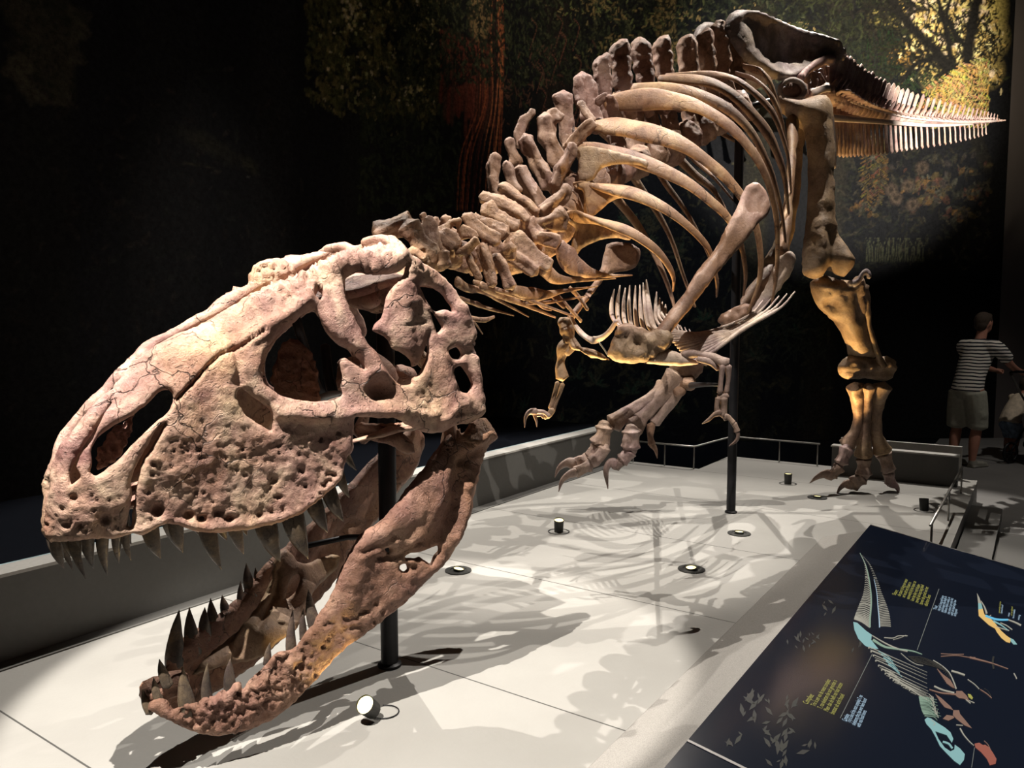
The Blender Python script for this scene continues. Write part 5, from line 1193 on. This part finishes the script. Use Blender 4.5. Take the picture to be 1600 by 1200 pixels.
EM = {'yellow': emat('screen_yellow', (.55, .52, .09), .62), 'blue': emat('screen_pale_blue', (.48, .68, .85), .8), 'line': emat('screen_grey_line', (.16, .17, .15), 1.0), 'cyan': emat('screen_cyan', (.28, .55, .55), .75),
 'bone': emat('screen_bone', (.55, .52, .42), .62), 'orange': emat('screen_orange', (.80, .50, .15), .9), 'bright': emat('screen_bright_blue', (.12, .5, .75), .9), 'red': emat('screen_red', (.42, .11, .07), .7), 'pink': emat('screen_brown', (.30, .16, .11), .7), 'dim': emat('screen_dim', (.012, .012, .009), .6), 'dim2': emat('screen_dark_olive', (.010, .011, .006), .9), 'dim3': emat('screen_dark_tan', (.016, .013, .008), .8), 'green': emat('screen_green', (.30, .45, .33), .7)}
PCOL = []; PALL = MB()
class Pic:
    """flat figures shown on the screen, collected per colour"""
    def __init__(s): s.d = {}
    def poly(s, pts, col, lift=.0012):
        v = [dp(x, y, lift) for x, y in pts]; mb = s.d.setdefault(col, MB())
        fl = [Vector((p.dot(U), p.dot(EY))) for p in v]; r = delaunay_2d_cdt(fl, [(i, (i+1) % len(fl)) for i in range(len(fl))], [], 1, 1e-7)
        n = len(r[0]); vv = []
        for q in r[0]:
            vv.append(U*q.x + EY*q.y + EN*(D0.dot(EN)+lift))
        mb.add(vv, [tuple(t) for t in r[2]])
    def line(s, pts, w_, col, lift=.0016, w2=None):
        c = catmull(pts, 4) if len(pts) > 2 else np.array(pts, float); n = len(c); L, R = [], []
        for i in range(n):
            t = c[min(i+1, n-1)] - c[max(i-1, 0)]; t = t/max(1e-6, np.hypot(*t)); nn = np.array([-t[1], t[0]]); ww = (w_ + ((w2 if w2 is not None else w_)-w_)*i/(n-1))/2
            L.append(c[i]+nn*ww); R.append(c[i]-nn*ww)
        v = [dp(x, y, lift) for x, y in L] + [dp(x, y, lift) for x, y in R]; mb = s.d.setdefault(col, MB()); mb.add(v, [(i, i+1, n+i+1, n+i) for i in range(n-1)])
    def build(s, name, parent):
        for col, mb in s.d.items():
            if col not in PCOL: PCOL.append(col)
            PALL.add(mb.v, mb.f, PCOL.index(col))
def C2(x, y): return (1380 + x/7.27, 880 + y/7.27)
def C3(x, y): return (1320 + x/5.714, 860 + y/5.714)
def C4(x, y): return (1380 + x/6.668, 1020 + y/6.668)
# the big skeleton drawing
pic = Pic()
spn = catmull([C3(135,25), C3(185,130), C3(215,250), C3(232,380), C3(235,480), C3(225,600), C3(222,690)], 20)
edg = catmull([C3(135,25), C3(172,120), C3(180,250), C3(165,380), C3(130,480), C3(95,570), C3(80,620)], 20)
sp2 = catmull([C3(150,40), C3(215,130), C3(260,260), C3(285,380), C3(295,500), C3(305,600), C3(310,690)], 20)
ed2 = catmull([C3(150,40), C3(228,130), C3(285,250), C3(330,380), C3(370,480), C3(400,580), C3(412,690)], 20)
for k in range(40):
    i = int((k+1)/41*120); w_ = .5 + 1.0*k/40
    pic.line([tuple(edg[i]), tuple((edg[i]+spn[i])/2 + np.array([0, -.6])), tuple(spn[min(i+3, 120)])], w_, 'bone'); 
    if k % 1 == 0: pic.line([tuple(sp2[i]), tuple((sp2[i]+ed2[i])/2), tuple(ed2[min(i+1, 120)])], w_*.8, 'bone')
pic.line([tuple(q) for q in spn[::10]], .8, 'green', w2=3); pic.line([tuple(q) for q in sp2[40::10]], .5, 'blue', w2=1.6)
pic.poly([C3(75,640), C3(110,648), C3(190,720), C3(240,755), C3(235,800), C3(262,835), C3(300,882), C3(240,880), C3(180,852), C3(120,790), C3(85,710)], 'cyan')
pic.line([C3(240,760), C3(360,830), C3(470,880), C3(560,900)], 1.2, 'bone', w2=3); pic.line([C3(250,800), C3(350,860), C3(450,880), C3(600,900), C3(690,930)], 4, 'green', w2=1)
pic.line([C3(350,780), C3(430,785), C3(480,765), C3(560,765)], 1.2, 'bone'); pic.line([C3(430,800), C3(500,780), C3(545,758)], .8, 'bone')
rs = catmull([C3(215,880), C3(255,950), C3(300,1040), C3(360,1110), C3(430,1170), C4(20,200), C4(110,290), C4(190,350), C4(270,400)], 6)
for k in range(17):
    a = rs[int(k/16*(len(rs)-1))]; L_ = 100 - k*4; dx, dy = .91, .36 + .006*k
    pic.line([tuple(a), (a[0]+3, a[1]-1.6), (a[0]+L_*.45*dx, a[1]+L_*.45*dy-1), (a[0]+L_*dx, a[1]+L_*dy+1)], 1.7, 'bone', w2=.4)
    if k % 2 == 0: pic.line([(a[0]+2, a[1]+1.6), (a[0]+L_*.3, a[1]+L_*.1+2)], .7, 'bone')
for k in range(5): pic.line([C3(300+k*22, 900+k*30), C3(370+k*22, 940+k*34), C3(430+k*20, 990+k*36)], 1.6, 'cyan', w2=.6)
pic.line([C3(500,920), C3(570,980), C3(640,1020), C3(700,1030)], .9, 'bone')
for k in range(7): pic.line([C3(560+k*10, 950+k*8), C3(700+k*24, 960+k*16), C3(860+k*12, 1030+k*14), C4(600+k*14, 160+k*22)], .8, 'dim')
pic.line([C4(520,80), C4(600,130), C4(660,180), C4(700,230), C4(740,320), C4(760,380)], 1.2, 'bone', w2=2)
for k in range(9): pic.line([C4(560+k*12, 170+k*18), C4(620+k*12, 230+k*16), C4(700+k*6, 290+k*10)], 1.1, 'pink')
nk = catmull([C4(370,460), C4(380,520), C4(400,600), C4(430,660)], 6)
for k in range(18):
    a = nk[int(k/17*(len(nk)-1))]; pic.line([tuple(a), (a[0]+14, a[1]+1.5), (a[0]+28-(k % 3)*4, a[1]+5+(k % 3))], 1.4, 'green', w2=.5)
    pic.line([(a[0]+16+(k % 4)*2, a[1]-4), (a[0]+22, a[1]+3)], .9, 'bone')
pic.poly([C4(430,700), C4(460,675), C4(500,688), C4(560,730), C4(640,780), C4(700,830), C4(730,900), C4(715,940), C4(660,860), C4(600,840), C4(540,820), C4(575,900), C4(640,990), C4(700,1030), C4(740,1010), C4(745,960), C4(800,1000), C4(850,1060), C4(840,1120), C4(800,1172), C4(740,1130), C4(660,1050), C4(590,975), C4(545,880), C4(500,800), C4(450,745)], 'cyan')
pic.line([C4(620,930), C4(680,950), C4(720,1000)], 3, 'cyan'); pic.line([C4(500,700), C4(540,740), C4(520,760)], 1, 'bone')
pic.line([C4(480,385), C4(600,420), C4(700,430), C4(800,440)], 1.6, 'pink', w2=3); pic.line([C4(530,350), C4(620,390), C4(740,420)], 2.4, 'bone')
pic.poly([C4(760,400), C4(820,400), C4(870,450), C4(900,510), C4(840,480), C4(790,475), C4(755,450)], 'pink'); pic.poly([C4(880,430), C4(910,435), C4(935,470), C4(925,490), C4(890,465)], 'yellow')
pic.line([C4(860,490), C4(910,530)], 1.4, 'bone'); pic.line([C4(890,500), C4(950,525)], 1.2, 'bone')
pic.line([C4(710,190), C4(780,210), C4(850,235)], 2.6, 'bone'); pic.line([C4(880,280), C4(950,330), C4(1000,380)], 1.2, 'bone'); pic.line([C4(1010,385), C4(1080,430), C4(1130,475)], 1.4, 'pink'); pic.line([C4(1050,375), C4(1090,400), C4(1125,460)], .8, 'dim')
pic.line([C4(600,12), C4(720,18), C4(840,18)], 1.1, 'pink'); pic.line([C4(600,40), C4(760,30), C4(880,48), C4(960,52)], 1.1, 'pink'); pic.line([C4(900,50), C4(1000,75), C4(1130,110), C4(1300,170)], 3, 'pink', w2=1.2)
pic.line([C4(1360,215), C4(1380,250), C4(1390,275)], 1.6, 'bone'); pic.line([C4(1150,40), C4(1140,100), C4(1150,170)], 3, 'dim')
pic.poly([C4(540,430), C4(600,470), C4(700,560), C4(730,600), C4(640,570), C4(590,510)], 'pink'); pic.poly([C4(730,600), C4(790,600), C4(800,640), C4(850,700), C4(925,790), C4(850,760), C4(760,690), C4(725,650)], 'pink'); pic.poly([C4(620,690), C4(660,650), C4(730,660), C4(740,680), C4(680,710)], 'pink')
pic.poly([C4(950,950), C4(1000,940), C4(1040,965), C4(1060,960), C4(1100,985), C4(1140,1040), C4(1180,1110), C4(1170,1160), C4(1110,1175), C4(1080,1110), C4(1020,1040), C4(960,990)], 'red')
pic.line([C4(800,790), C4(840,860), C4(900,930), C4(945,970)], 2.2, 'bone', w2=1); pic.line([C4(760,755), C4(830,760)], 1.2, 'bone'); pic.line([C4(1050,920), C4(1090,960), C4(1120,1020)], 1, 'pink')
pic.build('skeleton_drawing', DESK)
# small coloured dinosaur outline at the right
pic = Pic()
pic.poly([C2(1065,340), C2(1095,400), C2(1115,460), C2(1078,455)], 'bone'); pic.poly([C2(1078,455), C2(1115,460), C2(1130,520), C2(1080,530)], 'cyan')
pic.poly([C2(1080,530), C2(1130,520), C2(1150,585), C2(1200,615), C2(1250,660), C2(1300,720), C2(1340,770), C2(1400,825), C2(1450,860), C2(1440,908), C2(1395,895), C2(1340,850), C2(1290,785), C2(1270,745), C2(1200,705), C2(1140,650), C2(1085,600)], 'orange')
pic.poly([C2(1440,850), C2(1480,870), C2(1522,925), C2(1480,925), C2(1448,890)], 'cyan'); pic.line([C2(1110,430), C2(1150,500), C2(1175,575)], 1.0, 'bone', w2=3)
pic.line([C2(1160,600), C2(1260,635), C2(1330,645), C2(1420,645)], 3.6, 'bright', w2=2.6); pic.line([C2(1420,645), C2(1500,675), C2(1565,708)], 1.8, 'bone', w2=2.6)
pic.line([C2(1250,660), C2(1330,700), C2(1420,765)], 2.6, 'cyan', w2=1.2); pic.line([C2(1330,680), C2(1400,710), C2(1465,758)], 1.4, 'bone'); pic.line([C2(1280,720), C2(1350,745), C2(1430,768)], 1.4, 'bone')
pic.line([C2(1200,608), C2(1225,592)], 1, 'bone')
pic.build('dinosaur_icon', DESK)
# leader lines and the dim plants in the picture
pic = Pic()
pic.line([(1312.6, 1122.7), (1363, 1022)], .9, 'line'); pic.line([(1467, 920.6), (1433, 1016)], .9, 'line'); pic.line([C4(950,990), C4(920,1200)], .9, 'line')
rg2 = random.Random(5)
for x, y in ((1170,1110),(1185,1135),(1240,1140),(1225,1170),(1150,1150),(1290,950),(1270,990),(1260,1010),(1180,1085),(1200,1100),(1240,1100),(1260,1165),(1205,1160),(1215,1185),(1345,1010),(1240,1000),(1225,1120)):
    for k in range(5):
        a = rg2.uniform(.2, 2.6); L_ = rg2.uniform(9, 24)*(1 if y > 1050 else .6); w_ = L_*.16; cx, cy = x+rg2.uniform(-14, 14), y+rg2.uniform(-12, 12); dx, dy = math.cos(a), -math.sin(a)
        pic.poly([(cx-dx*L_/2, cy-dy*L_/2), (cx-dy*w_, cy+dx*w_), (cx+dx*L_/2, cy+dy*L_/2), (cx+dy*w_, cy-dx*w_)], rg2.choice(['dim', 'dim2', 'dim3']), lift=.0006+k*.00005)
pic.build('backdrop_drawing', DESK)
PALL.build('screen_picture', [EM[c] for c in PCOL], DESK)
def text(body, a, b, size_px, col, name='screen_text'):
    """one line of lettering from picture point a (start) to b (end) on the screen"""
    A, B = dp(*a), dp(*b); cu = bpy.data.curves.new(name, 'FONT'); cu.body = body; cu.size = 1; cu.extrude = 0
    o = bpy.data.objects.new(name, cu); COL.objects.link(o); bpy.context.view_layer.update(); wd = max(.01, o.dimensions.x)
    ex = (B-A).normalized(); ey = EN.cross(ex).normalized(); sx = (B-A).length/wd; sy = size_px/1200*A.y/.72
    me = o.to_mesh(); vs = [A + ex*(q.co.x*sx) + ey*(q.co.y*sy) for q in me.vertices]; fs = [tuple(p.vertices) for p in me.polygons]; o.to_mesh_clear(); bpy.data.objects.remove(o)
    return vs, fs
def block(lines, col, fs):
    mb = MB()
    for t, a, b in lines:
        v, f = text(t, a, b, fs, col); mb.add(v, f)
    mb.build('screen_text', EM[col], DESK)
block([('Compleet', (1261.5,1101.5), (1272,1087.5))], 'yellow', 9)
block([('Trix is een van de meest complete', (1273.5,1105), (1298,1064)), ('T. rex-skeletten die ooit gevonden is', (1284,1109), (1308,1065)), ('Meer dan de helft van haar botten', (1293.5,1113), (1317,1069.5)), ('bestaat uit echt fossiel', (1303,1117.5), (1319.5,1087))], 'yellow', 8)
block([('Complete', (1321.5,1128), (1327.5,1118)), ('Trix is one of the most complete T. rex', (1328.5,1130.5), (1348,1088)), ('skeletons that has ever been found', (1336,1134.5), (1354.5,1093.5)), ('with real fossil bones', (1343.5,1137.5), (1354,1112))], 'blue', 7)
ys = [(1406.8,932.3),(1413.7,934.3),(1420.6,937),(1427.5,939.8),(1434.3,942.6),(1441.2,945.3),(1448.8,948)]; ye = [(1418.5,906),(1424,911),(1431.6,909.6),(1437.8,914.4),(1444,915),(1450.8,918.5),(1454.3,931)]
wd_ = ['de staart is lang en zwaar', 'en houdt het lichaam in', 'evenwicht bij het lopen, zo', 'kon het dier snel draaien', 'terwijl de kop laag bleef', 'boven de grond van het', 'dichte bos']
block([('Staart', (1399,930.5), (1403.6,923.5))] + [(t, a, b) for t, a, b in zip(wd_, ys, ye)], 'yellow', 5.6)
bs = [(1468.7,955),(1473.5,957),(1478.3,958.4),(1483.9,960.5),(1488.7,962.5),(1493.5,963.6)]; be = [(1475,931.6),(1479.7,933),(1484.8,934.3),(1489.6,935.7),(1494.4,938.5),(1496,953)]
we_ = ['the tail is long and heavy', 'and keeps the body in', 'balance while it walks, so', 'the animal can turn fast', 'with its head kept low', 'to the ground']
block([('Tail', (1462.5,953.5), (1465,948))] + [(t, a, b) for t, a, b in zip(we_, bs, be)], 'blue', 4.4)
block([('gevonden botten', C2(1325,570), C2(1338,440)), ('uit een afgietsel', C2(1465,600), C2(1472,500))], 'yellow', 2.6)
block([('bones found', C2(1352,575), C2(1362,480)), ('cast', C2(1430,610), C2(1440,570)), ('bones modelled', C2(1485,630), C2(1500,535)), ('missing', C2(1545,650), C2(1555,595))], 'blue', 2.8)

# ------------------------------------------------------------------ visitors
M['skin'] = simple('skin', (.42, .20, .14), .6, 0, .08); M['hair'] = simple('hair', (.05, .035, .025), .8, 0, .3, 90, .3)
M['shorts'] = simple('shorts_cloth', (.34, .34, .28), .85, 0, .10, 30, .3); M['shoe'] = simple('shoe_canvas', (.28, .27, .23), .8, 0, .15)
M['denim'] = simple('denim_print', (.22, .30, .42), .85, 0, .5, 22, .2); M['cream'] = simple('cream_jersey', (.62, .52, .40), .85, 0, .25, 16, .4)
M['hood'] = simple('stroller_cloth', (.035, .035, .033), .85, 0, .2, 20, .2); M['hoodtrim'] = simple('hood_trim', (.12, .13, .12), .8, 0, .1)
m_, nt, b = newmat('striped_jersey', .85, .15); tc = N_(nt, 'ShaderNodeNewGeometry'); sx = N_(nt, 'ShaderNodeSeparateXYZ'); nt.links.new(tc.outputs['Position'], sx.inputs[0])
nn = N_(nt, 'ShaderNodeTexNoise', i_Scale=4, i_Detail=2); nt.links.new(tc.outputs['Position'], nn.inputs['Vector'])
a1 = N_(nt, 'ShaderNodeMath', operation='MULTIPLY_ADD', i_1=.045); nt.links.new(nn.outputs['Fac'], a1.inputs[0]); nt.links.new(sx.outputs[2], a1.inputs[2])
a2 = N_(nt, 'ShaderNodeMath', operation='MULTIPLY', i_1=1/.038); nt.links.new(a1.outputs[0], a2.inputs[0]); a3 = N_(nt, 'ShaderNodeMath', operation='FRACT'); nt.links.new(a2.outputs[0], a3.inputs[0])
r = ramp(nt, [(0, (.70, .66, .60)), (.56, (.70, .66, .60)), (.60, (.012, .014, .022))], 'CONSTANT'); nt.links.new(a3.outputs[0], r.inputs[0]); nt.links.new(r.outputs[0], b.inputs['Base Color']); M['stripe'] = m_
def remesh(name, mb, mat, parent, voxel=.012, smooth=4):
    o = mb.build(name, mat, parent, smooth=True)
    r_ = o.modifiers.new('remesh', 'REMESH'); r_.mode = 'VOXEL'; r_.voxel_size = voxel; r_.use_smooth_shade = True
    s_ = o.modifiers.new('smooth', 'SMOOTH'); s_.iterations = smooth; s_.factor = .5
    return o
class Fig:
    def __init__(s, base, heading): s.b = Vector(base); s.f = Vector((math.cos(heading), math.sin(heading), 0)); s.l = Vector((-s.f.y, s.f.x, 0))
    def p(s, x, y, z): return s.b + s.f*x + s.l*y + Vector((0, 0, z))
    def tube(s, mb, pts, rad, flat=1, seg=14, up=None):
        c = catmull([list(s.p(*q)) + [r] for q, r in zip(pts, rad)], 5)
        v, f = tube_vf([Vector(q[:3]) for q in c], [q[3] for q in c], flat, up or tuple(s.f), seg, True, 0); mb.add(v, f)
    def ball(s, mb, c, rx, ry, rz, n=16):
        v, f = blob_vf(s.p(*c), rx, ry, rz, (s.f, s.l, Vector((0, 0, 1))), n, 0, 0); mb.add(v, f)
g = PF(1506, 728, VZ); F = Fig(g, math.radians(22))
man = empty('person', g, 'man in a black and white striped shirt and light shorts pushing a stroller', 'person')
mb = MB()
for s in (1, -1):
    dx = .03 if s < 0 else -.03
    F.tube(mb, [(0, s*.09, .90), (.02+dx*.5, s*.09, .68), (.02+dx, s*.10, .48), (-.01+dx, s*.10, .30), (-.03+dx, s*.10, .10), (-.02+dx, s*.10, .05)], [.095, .085, .058, .058, .038, .038])
    F.tube(mb, [(-.03+dx, s*.10, .05), (.06+dx, s*.11, .035), (.15+dx, s*.11, .025)], [.035, .033, .026])
F.tube(mb, [(0, 0, .92), (.04, 0, 1.08), (.11, 0, 1.25), (.155, 0, 1.38), (.175, 0, 1.46)], [.145, .14, .155, .15, .07], .72)
F.tube(mb, [(.16, 0, 1.42), (.185, 0, 1.50), (.205, 0, 1.57)], [.062, .056, .056])
F.ball(mb, (.225, 0, 1.655), .098, .078, .118); F.ball(mb, (.245, 0, 1.60), .075, .062, .07)
F.ball(mb, (.325, 0, 1.645), .02, .014, .026); F.ball(mb, (.312, 0, 1.605), .014, .024, .012)
for s in (1, -1): F.ball(mb, (.215, s*.080, 1.65), .018, .010, .032); F.ball(mb, (.305, s*.034, 1.668), .012, .014, .010)
for s in (1, -1):
    F.tube(mb, [(.14, s*.13, 1.40), (.17, s*.185, 1.37), (.29, s*.215, 1.27), (.40, s*.21, 1.18), (.54, s*.18, 1.12), (.66, s*.16, 1.09)], [.06, .058, .047, .042, .036, .027])
    F.tube(mb, [(.66, s*.16, 1.09), (.70, s*.16, 1.085), (.735, s*.16, 1.085)], [.028, .040, .038], .6, up=(0, 0, 1))
    for k in range(4):
        yy = s*.16 + (k-1.5)*.021; L_ = (.038, .045, .042, .033)[k]
        F.tube(mb, [(.73, yy, 1.092), (.73+L_*.7, yy, 1.090), (.73+L_*.95, yy, 1.068), (.73+L_*.6, yy, 1.048), (.73+L_*.1, yy, 1.050)], [.0105, .0100, .0095, .0090, .0080], seg=8)
    F.tube(mb, [(.69, s*.13, 1.08), (.715, s*.115, 1.062), (.735, s*.122, 1.048), (.75, s*.135, 1.045)], [.012, .0115, .0105, .0090], seg=8)
remesh('body', mb, M['skin'], man, .0075, 3)
mb = MB(); F.ball(mb, (.205, 0, 1.685), .108, .086, .098); F.ball(mb, (.165, 0, 1.63), .062, .074, .075); F.ball(mb, (.26, 0, 1.735), .06, .06, .035); remesh('hair', mb, M['hair'], man, .012, 2)
mb = MB(); F.tube(mb, [(-.01, 0, .86), (.01, 0, .95), (.045, 0, 1.08), (.11, 0, 1.24), (.15, 0, 1.36), (.175, 0, 1.44), (.18, 0, 1.465)], [.185, .178, .172, .185, .185, .125, .075], .74)
for s in (1, -1): F.tube(mb, [(.14, s*.10, 1.385), (.165, s*.19, 1.375), (.24, s*.225, 1.31), (.315, s*.228, 1.245)], [.085, .086, .076, .072])
o = remesh('striped_shirt', mb, M['stripe'], man, .012, 3)
mb = MB(); F.tube(mb, [(0, 0, .93), (0, 0, .86), (0, 0, .80)], [.17, .172, .15], .8)
for s in (1, -1):
    dx = .03 if s < 0 else -.03; F.tube(mb, [(0, s*.085, .86), (.01+dx*.5, s*.10, .70), (.02+dx, s*.105, .52), (.02+dx, s*.105, .46)], [.125, .118, .108, .108])
F.ball(mb, (.03, -.20, .62), .06, .025, .07); remesh('shorts', mb, M['shorts'], man, .012, 3)
for s in (1, -1):
    dx = .03 if s < 0 else -.03
    mb = MB(); F.tube(mb, [(-.055+dx, s*.10, .045), (0+dx, s*.105, .045), (.09+dx, s*.11, .038), (.175+dx, s*.112, .030)], [.038, .043, .042, .030], .8, up=(0, 0, 1)); F.ball(mb, (-.02+dx, s*.10, .07), .05, .042, .04)
    mb.box(F.p(.06+dx, s*.108, .010), .25, .085, .02, (F.f, F.l, Vector((0, 0, 1)))); remesh('shoe', mb, M['shoe'], man, .009, 2)
# child leaning into the stroller
g = PF(1574, 716, VZ); F = Fig(g, math.radians(25))
kid = empty('person', g, 'small child in a cream shirt and printed denim shorts leaning against the stroller', 'person'); mb = MB()
for s in (1, -1):
    dx = .10*(1 if s < 0 else -1)*0 + (.09 if s > 0 else 0)
    F.tube(mb, [(.03, s*.06, .46), (.03+dx, s*.065, .30), (.01+dx, s*.065, .15), (0+dx, s*.065, .05)], [.07, .058, .045, .03]); F.tube(mb, [(0+dx, s*.065, .04), (.06+dx, s*.07, .025), (.11+dx, s*.07, .02)], [.026, .026, .018])
    F.tube(mb, [(.18, s*.08, .72), (.27, s*.12, .72), (.35, s*.10, .66), (.43, s*.08, .63)], [.035, .032, .027, .02])
    for k in range(4): F.tube(mb, [(.43, s*.08+(k-1.5)*.012, .63), (.465, s*.08+(k-1.5)*.013, .625), (.475, s*.08+(k-1.5)*.013, .61)], [.008, .007, .006], seg=8)
    F.tube(mb, [(.425, s*.055, .625), (.445, s*.045, .612)], [.008, .007], seg=8)
F.tube(mb, [(.03, 0, .48), (.10, 0, .60), (.20, 0, .72), (.25, 0, .77)], [.10, .095, .09, .045], .8); F.tube(mb, [(.24, 0, .76), (.28, 0, .82)], [.04, .04])
F.ball(mb, (.32, 0, .885), .082, .072, .092); F.ball(mb, (.405, 0, .872), .012, .010, .013); F.ball(mb, (.39, 0, .845), .01, .018, .008)
for s in (1, -1): F.ball(mb, (.315, s*.072, .88), .012, .007, .02); F.ball(mb, (.385, s*.026, .89), .009, .01, .008)
remesh('body', mb, M['skin'], kid, .0075, 3)
mb = MB(); F.ball(mb, (.305, 0, .91), .088, .079, .08); F.ball(mb, (.275, 0, .87), .052, .066, .055); remesh('hair', mb, M['hair'], kid, .01, 2)
mb = MB(); F.tube(mb, [(0, 0, .44), (.05, 0, .54), (.13, 0, .64), (.21, 0, .73), (.24, 0, .76)], [.125, .118, .115, .10, .055], .85)
for s in (1, -1): F.tube(mb, [(.17, s*.05, .71), (.20, s*.10, .73), (.26, s*.125, .72)], [.055, .05, .047])
remesh('cream_shirt', mb, M['cream'], kid, .012, 2)
mb = MB(); F.tube(mb, [(.02, 0, .50), (.02, 0, .42)], [.115, .11], .9)
for s in (1, -1):
    dx = .09 if s > 0 else 0; F.tube(mb, [(.02, s*.05, .43), (.03+dx*.7, s*.063, .34), (.03+dx, s*.065, .26)], [.085, .076, .07])
remesh('denim_shorts', mb, M['denim'], kid, .012, 2)
for s in (1, -1):
    dx = .09 if s > 0 else 0; mb = MB(); F.tube(mb, [(-.03+dx, s*.065, .032), (.04+dx, s*.068, .03), (.12+dx, s*.07, .024)], [.03, .033, .024], .8, up=(0, 0, 1)); F.ball(mb, (-.01+dx, s*.065, .05), .034, .03, .028); remesh('shoe', mb, M['shoe'], kid, .009, 2)
# stroller
g = Vector((6.36, 8.86, VZ)); F = Fig(g, math.radians(22)); st = empty('stroller', g, 'dark stroller with a rounded grey trimmed hood at the right edge', 'stroller')
def stp(name, pts, r, mat, seg=10):
    mb = MB(); F.tube(mb, pts, [r]*len(pts), seg=seg); return mb.build(name, mat, st, smooth=True)
for s in (1, -1):
    stp('frame_tube', [(-.52, s*.24, 1.07), (-.30, s*.25, .80), (.05, s*.25, .45), (.38, s*.24, .12)], .012, M['rail']); stp('frame_tube', [(-.42, s*.27, .13), (-.22, s*.26, .40), (-.05, s*.25, .58)], .012, M['black'])
stp('push_handle', [(-.50, -.25, 1.05), (-.56, -.2, 1.09), (-.57, 0, 1.10), (-.56, .2, 1.09), (-.50, .25, 1.05)], .016, M['black'])
for x, r in ((-.42, .13), (.38, .09)):
    for s in (1, -1):
        mb = MB(); c = F.p(x, s*.27, r); v, f = tube_vf([c + F.f*(math.cos(a)*(r-.016)) + Vector((0, 0, math.sin(a)*(r-.016))) for a in np.linspace(0, 2*math.pi, 29)], [.016]*29, 1, tuple(F.l), 10, False, 0); mb.add(v, f)
        for a in np.linspace(0, math.pi, 4)[:-1]: d_ = F.f*math.cos(a) + Vector((0, 0, math.sin(a))); v, f = tube_vf([c - d_*(r-.02), c + d_*(r-.02)], [.006]*2, 1, None, 6, True, 0); mb.add(v, f)
        v, f = tube_vf([c - F.l*.02, c + F.l*.02], [.02]*2, 1, None, 10, True, 0); mb.add(v, f); mb.build('wheel', M['black'], st, smooth=True)
mb = MB(); R0 = .34; n1, n2 = 16, 12; V_ = []
for i in range(n1+1):
    th = math.radians(-10 + 150*i/n1)
    for j in range(n2+1):
        ph = math.radians(-80 + 160*j/n2); V_.append(F.p(-.10 - math.cos(th)*R0*math.cos(ph)*.95, math.sin(ph)*.27, .74 + math.sin(th)*R0*math.cos(ph)*.9))
k = len(V_); V_ += [p + (F.p(-.10, 0, .74)-p)*.04 for p in V_[:]]; W_ = n2+1; f = []
for i in range(n1):
    for j in range(n2): a = i*W_+j; f += [(a, a+1, a+W_+1, a+W_), (k+a, k+a+W_, k+a+W_+1, k+a+1)]
for i in range(n1):
    for j in (0, n2): a = i*W_+j; f.append((a, a+W_, k+a+W_, k+a))
for j in range(n2):
    for i in (0, n1): a = i*W_+j; f.append((a, a+1, k+a+1, k+a))
mb.add(V_, f); mb.build('hood', M['hood'], st, smooth=True)
mb = MB(); arc = [F.p(-.10 - math.cos(math.radians(35))*R0*math.cos(p)*.97, math.sin(p)*.275, .74 + math.sin(math.radians(35))*R0*math.cos(p)*.93) for p in np.linspace(-1.4, 1.4, 20)]; v, f = tube_vf(arc, [.024]*20, .5, None, 8, True, 0); mb.add(v, f); mb.build('hood_trim', M['hoodtrim'], st, smooth=True)
mb = MB(); F.tube(mb, [(-.20, 0, .86), (-.12, 0, .62), (-.02, 0, .44), (.18, 0, .40), (.34, 0, .28)], [.20, .22, .22, .20, .16], .35); mb.build('seat', M['hood'], st, smooth=True)
mb = MB(); F.tube(mb, [(-.32, 0, .24), (0, 0, .20), (.26, 0, .20)], [.20, .22, .18], .45, up=(0, 0, 1)); mb.build('basket', M['hood'], st, smooth=True)
